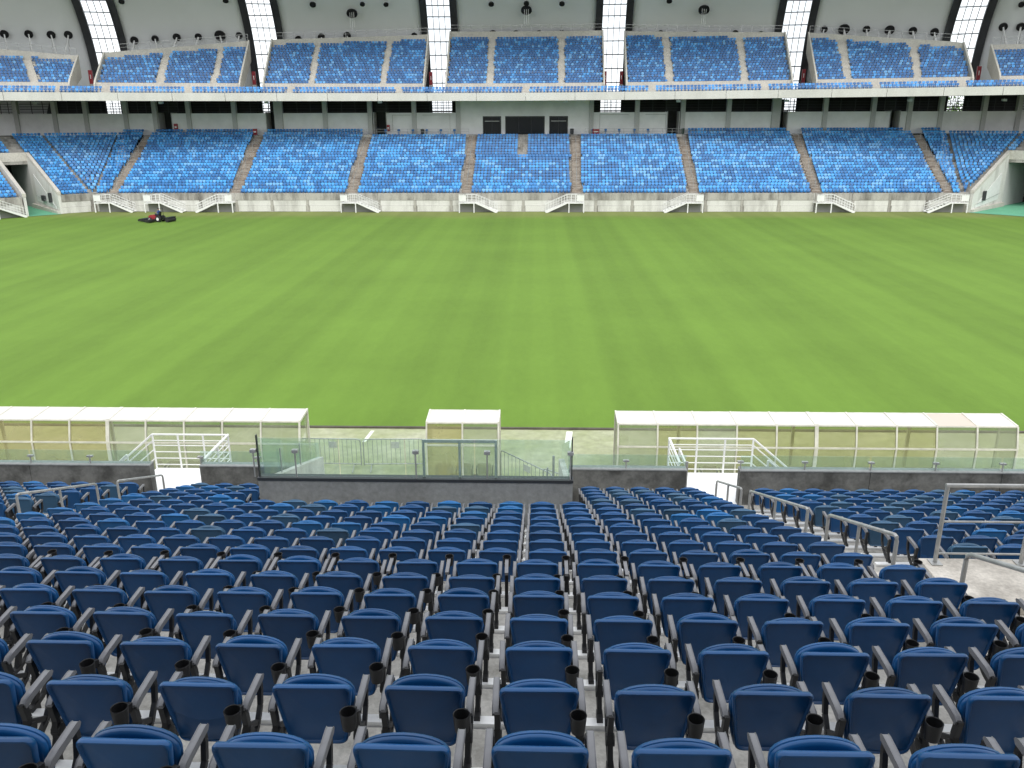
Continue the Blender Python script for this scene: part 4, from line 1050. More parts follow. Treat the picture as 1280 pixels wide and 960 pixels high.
# ---- one folding seat, built once
def smooth_outline(pts, rad, seg=4):
    out = []; n = len(pts)
    for i in range(n):
        p0, p1, p2 = Vector(pts[i - 1]), Vector(pts[i]), Vector(pts[(i + 1) % n]); r_ = rad[i]
        a = p1 + (p0 - p1).normalized() * r_; b = p1 + (p2 - p1).normalized() * r_
        for k in range(seg + 1):
            f = k / seg; out.append(((1 - f) ** 2) * a + 2 * f * (1 - f) * p1 + f * f * b)
    return out
def shell(outline, loops, ymap, cap0=True, cap1=True, sub=0.55):
    """loops: (inset, y); ymap(x, z) adds the curvature; end caps get an inner ring so they shade smoothly"""
    n = len(outline); c = sum(outline, Vector((0, 0))) / n; m = MB(); vs = []; fs = []
    def ring(ins, y):
        for p in outline:
            d = p - c; q = c + d * (1 - ins / max(d.length, 1e-4)); vs.append((q.x, y + ymap(q.x, q.y), q.y))
    for ins, y in loops: ring(ins, y)
    for i in range(len(loops) - 1):
        for k in range(n): fs.append((i * n + k, i * n + (k + 1) % n, (i + 1) * n + (k + 1) % n, (i + 1) * n + k))
    for cap, li in ((cap0, 0), (cap1, len(loops) - 1)):
        if not cap: continue
        base = len(vs); y = loops[li][1]; ins = loops[li][0]
        for p in outline:
            d = (p - c); q = c + (p - c) * (1 - ins / max(d.length, 1e-4)); q = c + (q - c) * sub; vs.append((q.x, y + ymap(q.x, q.y), q.y))
        vs.append((c.x, y + ymap(c.x, c.y), c.y)); cc = len(vs) - 1
        for k in range(n):
            fs.append((li * n + k, li * n + (k + 1) % n, base + (k + 1) % n, base + k)); fs.append((base + k, base + (k + 1) % n, cc))
    return m.add(vs, fs)
ztop, zbot = 0.82, 0.385
back_out = smooth_outline([(-0.160, zbot), (0.160, zbot), (0.219, ztop - 0.012), (-0.219, ztop - 0.012)], [0.04, 0.04, 0.055, 0.055], 5)
back_map = lambda x, z: (ztop - z) * 0.17 - 0.020 * (1 - (x / 0.21) ** 2)
BACKREST = shell(back_out, [(0.016, 0.026), (0.004, 0.020), (0.0, 0.006), (0.0, -0.006), (0.005, -0.014), (0.014, -0.015), (0.022, -0.006), (0.026, 0.000)], back_map)
arch = [Vector((0.207 * math.cos(a), 0.690 + 0.115 * math.sin(a))) for a in [math.pi * k / 14 for k in range(15)]]
pan_out = [Vector((-0.165, 0.40)), Vector((0.0, 0.39)), Vector((0.165, 0.40)), Vector((0.202, 0.55))] + arch + [Vector((-0.202, 0.55))]
pan_map = lambda x, z: (ztop - z) * 0.05 + 0.012 * (x / 0.2) ** 2
PAN = shell(pan_out, [(0.020, 0.040), (0.005, 0.046), (0.0, 0.056), (0.0, 0.064), (0.007, 0.068), (0.0, 0.073), (0.0, 0.086), (0.006, 0.096), (0.022, 0.104)], pan_map)
def armrest_mesh():
    pr = [(0.022, 0.630), (0.045, 0.650), (0.10, 0.658), (0.262, 0.668), (0.284, 0.663), (0.292, 0.650), (0.28, 0.636), (0.10, 0.628), (0.05, 0.618), (0.026, 0.612)]
    m = MB(); n = len(pr); w = 0.0175
    rings = [(-w, 0.006), (-w + 0.005, 0.0), (w - 0.005, 0.0), (w, 0.006)]
    c = Vector((sum(p[0] for p in pr) / n, sum(p[1] for p in pr) / n)); vs = []
    for x, ins in rings:
        for i, p in enumerate(pr):
            a, b = Vector(pr[i - 1]), Vector(pr[(i + 1) % n]); t = (b - a).normalized(); nn = Vector((-t.y, t.x)); q = Vector(p) + nn * ins * 0.8
            vs.append((x, q.x, q.y))
    fs = [tuple(range(n - 1, -1, -1)), tuple(range(3 * n, 4 * n))]
    for r_ in range(3):
        for i in range(n): fs.append((r_ * n + i, r_ * n + (i + 1) % n, (r_ + 1) * n + (i + 1) % n, (r_ + 1) * n + i))
    return m.add(vs, fs)
ARM = armrest_mesh()
def leg_mesh():
    m = MB()
    def strip(pts, wd, th):
        pts = [Vector((0, a, b)) for a, b in pts]
        for a, b in zip(pts[:-1], pts[1:]): m.bar(a, b, th, wd, up=Vector((1, 0, 0)).cross(b - a))
    # front brace curving down from the armrest tip, rear brace, hub and clamp foot on the rail
    strip([(0.275, 0.64), (0.285, 0.57), (0.262, 0.47), (0.19, 0.39), (0.08, 0.335), (-0.02, 0.315)], 0.032, 0.026)
    strip([(0.03, 0.635), (0.05, 0.52), (0.03, 0.42), (-0.02, 0.32)], 0.042, 0.03)
    strip([(0.04, 0.50), (0.20, 0.40)], 0.03, 0.02)
    m.box(-0.02, 0.02, -0.075, 0.015, 0.25, 0.345)
    for k in range(4): m.box(-0.022, 0.022, -0.078 + k * 0.026, -0.066 + k * 0.026, 0.222, 0.252)
    m.lathe([(0.0, -0.024), (0.036, -0.024), (0.036, 0.024), (0.0, 0.024)], (0, 0.05, 0.455), 10, axis='X')
    return m
LEG = leg_mesh()
def cup_mesh():
    m = MB().lathe([(0.0, -0.105), (0.036, -0.105), (0.041, -0.06), (0.0455, -0.003), (0.0465, 0.0), (0.0445, 0.003), (0.041, 0.0), (0.037, -0.06), (0.033, -0.098), (0.0, -0.098)], (0, 0, 0), 18)
    m.bar((0.0, 0.04, -0.05), (0.012, 0.085, -0.06), 0.03, 0.05)
    return m
CUP = cup_mesh()
MEs = {}
for ci, mt in enumerate(NEAR_BLUES):
    MEs['back', ci] = BACKREST.mesh('backrest', mt, 50); MEs['pan', ci] = PAN.mesh('seat_pan', mt, 50)
MEs['arm'] = ARM.mesh('armrest', M_arm, 40); MEs['leg'] = LEG.mesh('leg', M_black); MEs['cup'] = CUP.mesh('cup_holder', M_black, 45)
front_cup = MB().box(-0.018, 0.018, 0.04, 0.32, 0.640, 0.668).mesh('front_arm', M_arm)
post_me = MB().bar((0, 0.06, 0.25), (0, 0.16, 0.645), 0.035, 0.05).mesh('arm_post', M_black)

def block_cols(i):
    """x of the seats of row i, by block"""
    out = []
    if i < 7:
        sp = 1.095 * U; x0 = 0.067 * U
        for k in range(-22, 16):
            x = x0 + k * sp
            if x > LA1 - 0.06 + 0.24 and x < (RA0 + 0.12 if i >= 5 else 4.6 if i == 4 else 6.5): out.append((x, 'm', sp))
    else:
        sp = U; x0 = 0.276 * U
        for k in range(-38, 32):
            x = x0 + k * sp
            if LA1 + 0.2 < x < RA0 + 0.02:
                if i >= 15 and BOXX0 - 0.25 < x < BOXX1 + 0.22: continue
                out.append((x, 'm', sp))
            elif x < LA0 - 0.12: out.append((x, 'l', sp))
            elif x > RA1 + 0.14 and i >= 8: out.append((x, 'r', sp))
    return out
NSEAT = []
for i in range(0, NR1 + 1):
    for x, blk, sp in block_cols(i):
        p = Vector((x, ny(i), nz_(i) + 0.75)); q = p - CAMP
        u = 640 + FPX * q.dot(RGT) / q.dot(FWD); v = 480 - FPX * q.dot(UPV) / q.dot(FWD)
        if u < -260 or u > 1540 or v > 1060: continue
        r_ = random.random()
        if i <= 7: ci = 0
        elif i <= 9: ci = 0 if r_ < 0.94 else 2
        else: ci = 0 if r_ < 0.70 else 1 if r_ < 0.85 else 2
        if i in (12, 13, 14) and blk == 'm' and x < LA1 + 0.7: ci = 1
        NSEAT.append((q.dot(FWD), i, x, blk, ci, sp, u))
NSEAT.sort(key=lambda s: (not (-20 < s[6] < 1300), s[0]))
def seat_label(i, x, blk, ci, sp):
    colr = ('dark navy', 'brighter blue', 'faded grey-blue')[ci]
    if i <= 6:
        c_ = (RA0 + 0.12 - x) / sp; k = ORD[min(int(abs(c_)), 23)]
        where = '%s column from the handrailed aisle' % k if c_ >= 0 else '%s seat beyond the handrailed aisle line' % k
        what = 'navy cup-holder seat' if i < 6 else 'navy seat with extra forward cup arm'
        rw_ = ('topmost row', 'second row from top', 'third row from top', 'fourth row from top', 'fifth row from top', 'row above forward cup arms', 'lowest cup-holder row')[i]
        return '%s, %s, %s' % (what, rw_, where), 'cup holder seats'
    base_ = RA1 + 0.14 if blk == 'r' else LA0 - 0.12 if blk == 'l' else RA0 + 0.02
    k = ORD[min(int(abs(x - base_) / sp), 23)]; fr_ = ORD[19 - i]
    if blk == 'r': return '%s folding seat, %s from handrailed aisle, platform side, %s row behind glazed parapet' % (colr, k, fr_), 'platform side seats'
    if blk == 'l': return '%s folding seat, %s from aisle on the mower side, %s row behind glazed parapet' % (colr, k, fr_), 'mower side seats'
    if i >= 8: return '%s folding seat, %s from the handrailed aisle, middle block, %s row behind glazed parapet' % (colr, k, fr_), 'middle block seats'
    if i == 7: return '%s folding seat, %s from handrailed aisle, directly below the forward cup arms' % (colr, k), 'seats below the cup arms'
    if i == 7: return 'navy folding seat without cup holder, directly below the forward cup arms', 'seats below the cup arms'
    if blk == 'r': return '%s folding seat beyond the handrailed aisle beside the concrete platform' % colr, 'platform side seats, %s' % colr
    if blk == 'l': return '%s folding seat beyond the aisle on the mower side' % colr, 'mower side seats, %s' % colr
    if i == 14 and BOXX0 - 0.1 < x < BOXX1 + 0.1: return '%s folding seat directly against the concrete glass-topped box' % colr, 'seats against the box, %s' % colr
    if i >= 15: return ('%s folding seat between the glass-topped box and the mower side aisle' if x < 0 else '%s folding seat between the glass-topped box and the handrailed aisle') % colr, 'seats %s the box, %s' % ('before' if x < 0 else 'after', colr)
    return '%s folding seat in the middle block, row %s above the box' % (colr, {8: 'six', 9: 'five', 10: 'four', 11: 'three', 12: 'two', 13: 'one'}.get(i, 'zero')), 'middle block row %d, %s' % (i, colr)
mass_items = []
def jit(a): return random.uniform(-a, a)
for idx, (dep, i, x, blk, ci, sp, u_) in enumerate(NSEAT):
    if idx >= 300:
        mass_items.append((x, ny(i), nz_(i), jit(0.01), ci)); continue
    lab, grp = seat_label(i, x, blk, ci, sp)
    t = thing('folding_seat', lab, 'seat', (x + jit(0.006), ny(i) + jit(0.008), nz_(i)), jit(0.018), grp)
    b = link('backrest', MEs['back', ci], t); p = link('seat_pan', MEs['pan', ci], t)
    p.location = (0, jit(0.012), jit(0.008)); p.rotation_euler = (jit(0.035), 0, 0)
    for s in (-1, 1):
        a = link('armrest', MEs['arm'], t); a.location = (s * 0.236, 0, 0)
        l = link('leg', MEs['leg'], t); l.location = (s * 0.226, 0, 0)
    if i < 7:
        c = link('cup_holder', MEs['cup'], t); c.location = (0.205, -0.066, 0.695)
    if i == 6:
        a = link('front_arm', front_cup, t); a.location = (0.30, 0, 0)
        l = link('arm_post', post_me, t); l.location = (0.30, 0, 0)
        c = link('cup_holder', MEs['cup'], t); c.location = (0.30, 0.36, 0.675); c.rotation_euler = (0, 0, math.pi)
tv = MB()
for src, mi, dx in ((BACKREST, 0, 0), (PAN, 0, 0), (ARM, 1, -0.236), (ARM, 1, 0.236), (LEG, 2, -0.226), (LEG, 2, 0.226)):
    tv.add([(a + dx, b, c) for a, b, c in src.v], src.f, mi)
mo = mass('folding_seats', tv.v, tv.f, tv.m, mass_items, NEAR_BLUES + [M_arm, M_black, M_black], 'small far rows of dark blue folding seats against the glazed front wall', 'seats')
bm = bmesh.new(); bm.from_mesh(mo.data); bmesh.ops.recalc_face_normals(bm, faces=bm.faces); bm.to_mesh(mo.data); bm.free()
mo.data.polygons.foreach_set('use_smooth', [True] * len(mo.data.polygons)); mo.data.set_sharp_from_angle(angle=R(45))
# bright mounting rails, one per row and block
for i in range(0, NR1 + 1):
    y, z = ny(i) - 0.10, nz_(i) + 0.25
    runs = [(LA1 + 0.02, RA0 + (0.35 if i >= 5 else 3.0))]
    if i >= 7: runs.append((XL + 2, LA0 - 0.05))
    if i >= 8: runs.append((RA1 + 0.05, XR))
    if i >= 15: runs = [(LA1 + 0.02, BOXX0 - 0.1), (BOXX1 + 0.1, RA0 + 0.2)] + runs[1:]
    for a, b in runs:
        x = a
        while x < b - 0.05:
            e = min(x + 4.2, b)
            rel(MB().box(x, e - 0.006, y, y + 0.075, z - 0.02, z + 0.062).build('mounting_rail', M_alu, terr), terr); x = e

# ---- platform with guard rail
plat = thing('platform', 'pale stained concrete platform beside the handrailed aisle', 'platform', (6.8, 8.0, 6.2))
PZ = nz_(7) + 0.56
rel(MB().box(4.42, XR, 7.62, 8.60, nz_(7) - 0.3, PZ).build('deck', M_platform, plat), plat)
rel(MB().box(4.42, XR, 6.55, 7.615, nz_(5) - 0.6, PZ - 0.10).build('lower_deck', M_platform, plat), plat)
gr = thing('guard_rail', 'grey steel guard rail standing on the edge of the concrete platform', 'railing', (5.5, 8.5, PZ))
xs = [4.56, 5.52, 5.66, 6.62, 6.76, 7.7]
for a, b in ((4.56, 5.52), (5.66, 6.62), (6.76, 7.72)):
    for xx in (a, b):
        rel(MB().tube([(xx, 8.5, PZ), (xx, 8.5, PZ + 0.96)], 0.024, 8).build('post', M_steel, gr, 40), gr)
        rel(MB().box(xx - 0.06, xx + 0.06, 8.43, 8.57, PZ + 0.002, PZ + 0.014).build('base_plate', M_steel, gr), gr)
    for h in (0.12, 0.52): rel(MB().tube([(a, 8.5, PZ + h), (b, 8.5, PZ + h)], 0.012, 6).build('lower_bar', M_steel, gr, 40), gr)
    rel(MB().tube([(a - 0.02, 8.5, PZ + 0.96), (b + 0.02, 8.5, PZ + 0.96)], 0.026, 8).build('top_bar', M_steel, gr, 40), gr)
pp = atz(1166, 722, PZ - 0.096)
ps = MB(); pv = []
for j in range(5):
    for i in range(5):
        x, y = (i / 4 - 0.5) * 0.21, (j / 4 - 0.5) * 0.297
        pv.append((x, y, 0.004 + 0.02 * max(0, (i / 4 - 0.6)) ** 2 * 6 + 0.006 * math.sin(j * 1.3)))
ps.add(pv, [(j * 5 + i, j * 5 + i + 1, j * 5 + i + 6, j * 5 + i + 5) for j in range(4) for i in range(4)])
po = ps.build('paper_sheet', M_paper, None, 60); po.location = (pp.x, pp.y, PZ - 0.096); po.rotation_euler = (0, 0, R(35))
so_ = po.modifiers.new('thick', 'SOLIDIFY'); so_.thickness = 0.002
tag(po, 'crumpled white paper sheet lying on the concrete platform', 'paper')

# ---- bent pipe handrails in the aisles
def stepz(y): return nz_((y - D0 + 0.11) / ROW_T - 0.5)
def handrail(x, ya, yb, label, n=3, grp=None, ht=0.9):
    t = thing('handrail', label, 'railing', (x, ya, stepz(ya)), 0, grp); o_ = Vector((x, ya, stepz(ya)))
    pts = []
    for k in range(n):
        y = ya + (yb - ya) * k / (n - 1); zf = nz_(math.floor((y - D0 + 0.11) / ROW_T)) ; top = stepz(y) + ht
        if 0 < k < n - 1: MB().tube([Vector((x, y, zf)) - o_, Vector((x, y, top)) - o_], 0.022, 8).build('post', M_steel, t, 40)
        MB().box(-0.05, 0.05, y - 0.05 - o_.y, y + 0.05 - o_.y, zf + 0.003 - o_.z, zf + 0.012 - o_.z).build('base_plate', M_steel, t)
    za, zb = stepz(ya) + ht, stepz(yb) + ht; fa, fb = nz_(math.floor((ya - D0 + 0.11) / ROW_T)), nz_(math.floor((yb - D0 + 0.11) / ROW_T))
    d = (Vector((x, yb, zb)) - Vector((x, ya, za))).normalized()
    P = [Vector((x, ya, fa)), Vector((x, ya, za - 0.07)), Vector((x, ya, za - 0.02)) + d * 0.015, Vector((x, ya, za)) + d * 0.07, Vector((x, yb, zb)) - d * 0.07, Vector((x, yb, zb - 0.02)) - d * 0.015, Vector((x, yb, zb - 0.07)), Vector((x, yb, fb))]
    MB().tube([p - o_ for p in P], 0.024, 10).build('pipe', M_steel, t, 45)
def y_at_px(x, px, ht=0.9):
    best = None
    for k in range(1600):
        y = 3 + k * 0.01; q = Vector((x, y, stepz(y) + ht)) - CAMP
        u = 640 + FPX * q.dot(RGT) / q.dot(FWD)
        if best is None or abs(u - px) < best[0]: best = (abs(u - px), y)
    return best[1]
RX = 4.12
for (pa, pb, lab) in ((927, 896, 'lowest bent pipe handrail of the aisle beside the white landing'), (1010, 938, 'second bent pipe handrail up the aisle from the white landing'), (1122, 1036, 'third bent pipe handrail up the aisle, next to the platform edge')):
    handrail(RX, y_at_px(RX, pa), y_at_px(RX, pb), lab, 3)
handrail(RX + 0.1, y_at_px(RX + 0.1, 1209) - 1.9, y_at_px(RX + 0.1, 1209), 'uppermost pipe handrail in front of the concrete platform', 2)
LX = -8.68
handrail(LX, y_at_px(LX, 146), y_at_px(LX, 203), 'bent pipe handrail by the white landing on the mower side', 2)
handrail(LX, y_at_px(LX, 20), y_at_px(LX, 120), 'bent pipe handrail higher up the mower side aisle', 3)

# ---- front parapet with glass strip
PY0, PY1, PZT = 18.10, 18.32, 3.42
par = thing('front_parapet', 'dark weathered concrete parapet with a low glass strip before the dugouts', 'wall', (0, PY0, 2.5))
GAPS = [(-9.22, -8.02), (3.60, 4.84)]
segs = [(-21, -9.22), (-8.02, BOXX0 - 0.02), (BOXX1 + 0.02, 3.60), (4.84, 17.0)]
segs2 = []
for a, b in segs:
    n = max(1, round((b - a) / 2.9)); segs2 += [(a + (b - a) * k / n, a + (b - a) * (k + 1) / n) for k in range(n)]
for a, b in segs2:
    rel(MB().box(a + 0.006, b - 0.006, PY0, PY1, 0.0, PZT).build('wall_panel', M_parapet, par), par)
    rel(MB().box(a + 0.004, b - 0.004, PY0 - 0.015, PY1 + 0.015, PZT + 0.001, PZT + 0.03).build('coping', M_box, par), par)
    rel(MB().box(a + 0.02, b - 0.02, 18.2, 18.215, PZT + 0.031, PZT + 0.36).build('glass_pane', M_glass, par), par)
    for xx in (a + 0.02, (a + b) / 2):
        c = MB().tube([(xx, 18.17, PZT + 0.03), (xx, 18.17, PZT + 0.24)], 0.016, 6).box(xx - 0.07, xx + 0.07, 18.16, 18.23, PZT + 0.19, PZT + 0.23)
        rel(c.build('glass_clamp', M_steel, par), par)

# ---- viewing box in the middle of the seating
BY0, BY1, BZ = 14.20, 18.1, 4.86
vb = thing('viewing_box', 'grey concrete box topped with green-tinted glass panels amid the seats', 'viewing box', (-2.2, BY0, 3.5))
rel(MB().box(BOXX0, BOXX1, BY0, BY0 + 0.16, 2.0, BZ).build('rear_wall', M_box, vb), vb)
zf = 3.62
for x0, x1 in ((BOXX0, BOXX0 + 0.14), (BOXX1 - 0.14, BOXX1)):
    rel(MB().hexa([(x0, BY0 + 0.163, 1.5), (x1, BY0 + 0.163, 1.5), (x1, BY1 + 0.2, 1.5), (x0, BY1 + 0.2, 1.5)], [(x0, BY0 + 0.163, BZ - 0.05), (x1, BY0 + 0.163, BZ - 0.05), (x1, BY1 + 0.2, zf), (x0, BY1 + 0.2, zf)]).build('side_wall', M_boxin, vb), vb)
rel(MB().box(BOXX0 + 0.142, BOXX1 - 0.142, BY0 + 0.165, BY1 + 0.2, 2.3, 2.62).build('floor_slab', M_conc_light, vb), vb)
rel(MB().box(BOXX0 - 0.01, BOXX1 + 0.01, BY0 - 0.02, BY0 + 0.18, BZ + 0.001, BZ + 0.05).build('sill', M_frame, vb), vb)
gl = [(-5.18, -4.05), (-4.03, -3.55 + 0.0), (-3.53, -2.05), (-2.03, -0.85), (-0.83, 0.70)]
panes = [(BOXX0 + 0.02, -3.66), (-3.64, -2.42), (-2.40, -1.12), (-1.10, BOXX1 - 0.02)]
for a, b in panes: rel(MB().box(a, b, BY0 + 0.07, BY0 + 0.085, BZ + 0.052, 5.68).build('glass_pane', M_glass, vb), vb)
# mid-height clamps on posts
for px in (318, 370, 520, 609, 713):
    x = at(px, 580, BY0 + 0.05).x
    rel(MB().tube([(x, BY0 + 0.03, BZ + 0.05), (x, BY0 + 0.03, 5.46)], 0.014, 6).box(x - 0.055, x + 0.055, BY0 + 0.01, BY0 + 0.10, 5.40, 5.46).build('post', M_steel, vb), vb)
for x in (BOXX0 + 0.01, BOXX1 - 0.03): rel(MB().box(x, x + 0.02, BY0 + 0.04, BY0 + 0.10, BZ + 0.05, 5.74).build('corner_post', M_frame, vb), vb)
# sloped side glazing
for x in (BOXX0 + 0.07, BOXX1 - 0.07):
    v = [(BY0 + 0.2, BZ), (BY1 + 0.1, zf + 0.04), (BY1 + 0.1, zf + 0.40), (BY0 + 0.2, 5.62)]
    rel(MB().prism(v, x - 0.006, x + 0.006, 'YZ').build('side_glass', M_glass, vb), vb)
    for y in (BY0 + 1.1, BY0 + 2.4):
        z0 = BZ + (zf - BZ) * (y - BY0) / (BY1 - BY0); rel(MB().tube([(x + 0.03, y, z0 - 0.04), (x + 0.03, y, z0 + 0.55)], 0.014, 6).build('side_post', M_steel, vb), vb)
# dark door-like frame in the rear glazing
fx0, fx1 = at(530, 580, BY0 + 0.12).x, at(620, 580, BY0 + 0.12).x
fm = MB()
for x in (fx0, (fx0 + fx1) / 2, fx1): fm.box(x - 0.022, x + 0.022, BY0 + 0.09, BY0 + 0.13, BZ + 0.05, 5.66)
fm.box(fx0 + 0.022, (fx0 + fx1) / 2 - 0.022, BY0 + 0.095, BY0 + 0.125, 5.60, 5.66).box((fx0 + fx1) / 2 + 0.022, fx1 - 0.022, BY0 + 0.095, BY0 + 0.125, 5.60, 5.66)
rel(fm.build('door_frame', M_column, vb), vb)
# small white control cabinet inside the box
cb = thing('control_cabinet', 'small white cabinet with upright grey pipes inside the glass-topped box', 'cabinet', (0.38, 17.2, 2.62))
MB().box(-0.16, 0.16, -0.18, 0.18, 0, 0.95).build('cabinet_body', M_white, cb)
MB().tube([(0.05, -0.05, 0.95), (0.05, -0.05, 1.55)], 0.03, 6).tube([(-0.08, 0, 0.95), (-0.08, 0, 1.25)], 0.02, 6).build('pipe', M_steel, cb)

# ---- white landings with stairs down to the apron
def landing(sg, x0, x1, ow0, ow1, label):
    """x0..x1 landing, flight going down outward (sg)"""
    zf_, yA, yB = 2.53, 18.1, 20.0
    t = thing('landing_stair', label, 'stair', ((x0 + x1) / 2, 19, 0)); o_ = Vector(t.location)
    def P(name, m, mat, s=None): return rel(m.build(name, mat, t, s), t)
    P('landing_floor', MB().box(x0, x1, yA - 0.9, yB, zf_ - 0.1, zf_ + 0.02), M_landing)
    xe = x1 if sg > 0 else x0; FLN = 3.0
    for k in range(14):
        z = zf_ - (k + 1) * zf_ / 15; xa = xe + sg * k * FLN / 14
        P('tread', MB().box(min(xa, xa + sg * 0.25), max(xa, xa + sg * 0.25), yA + 0.6, yB - 0.05, z - 0.04, z), M_landing)
    for y in (yA + 0.55, yB - 0.04): P('stringer', MB().bar((xe, y, zf_ - 0.1), (xe + sg * FLN, y, 0.0), 0.05, 0.25), M_white)
    for x in (x0 + 0.05, x1 - 0.05): P('leg', MB().box(x - 0.05, x + 0.05, yB - 0.12, yB - 0.02, 0, zf_ - 0.1), M_white)
    xi = x0 if sg > 0 else x1
    hs = (0.12, 0.30, 0.48, 0.66, 0.80)
    # far rail
    for h in hs: P('rail', MB().tube([(x0, yB, zf_ + h), (x1, yB, zf_ + h)], 0.014, 6), M_white)
    P('top_rail', MB().tube([(x0, yB, zf_ + 0.97), (x1, yB, zf_ + 0.97)], 0.026, 8), M_white)
    for k in range(4):
        x = x0 + (x1 - x0) * k / 3; P('baluster', MB().tube([(x, yB, zf_), (x, yB, zf_ + 0.97)], 0.026, 8), M_white)
    # side rail on the closed end
    for h in hs: P('rail', MB().tube([(xi, yB, zf_ + h), (xi, yA + 0.26, zf_ + h)], 0.014, 6), M_white)
    P('top_rail', MB().tube([(xi, yB, zf_ + 0.97), (xi, yA + 0.26, zf_ + 0.97)], 0.034, 8), M_white)
    # flight rails
    for y in (yB, yA + 0.5):
        for h in (0.3, 0.55, 0.80): P('flight_rail', MB().tube([(xe, y, zf_ + h), (xe + sg * FLN, y, h)], 0.018, 6), M_white)
        P('flight_top_rail', MB().tube([(xe, y, zf_ + 0.97), (xe + sg * FLN, y, 0.95)], 0.026, 8), M_white)
        if y < yB: P('baluster', MB().tube([(xe, y, zf_), (xe, y, zf_ + 0.97)], 0.026, 8), M_white)
    # gate leaf folded open beside the opening
    gx_ = ow1 - 0.03 if sg < 0 else ow0 + 0.03
    g = MB()
    P('gate', MB().box(gx_ - 0.02, gx_ + 0.02, yA + 0.3, yA + 1.3, zf_ + 0.86, zf_ + 0.95).box(gx_ - 0.02, gx_ + 0.02, yA + 0.3, yA + 0.35, zf_ + 0.1, zf_ + 0.86).box(gx_ - 0.02, gx_ + 0.02, yA + 1.25, yA + 1.3, zf_ + 0.1, zf_ + 0.86).box(gx_ - 0.02, gx_ + 0.02, yA + 0.35, yA + 1.25, zf_ + 0.1, zf_ + 0.15), M_white)
    P('gate_post', MB().box(gx_ - 0.035, gx_ + 0.035, yA + 0.23, yA + 0.29, zf_, zf_ + 1.02), M_steel)
landing(-1, -10.0, -8.0, *GAPS[0], 'white landing and railed stair through the parapet on the mower side')
landing(1, 3.47, 5.62, *GAPS[1], 'white landing and railed stair through the parapet below the handrailed aisle')

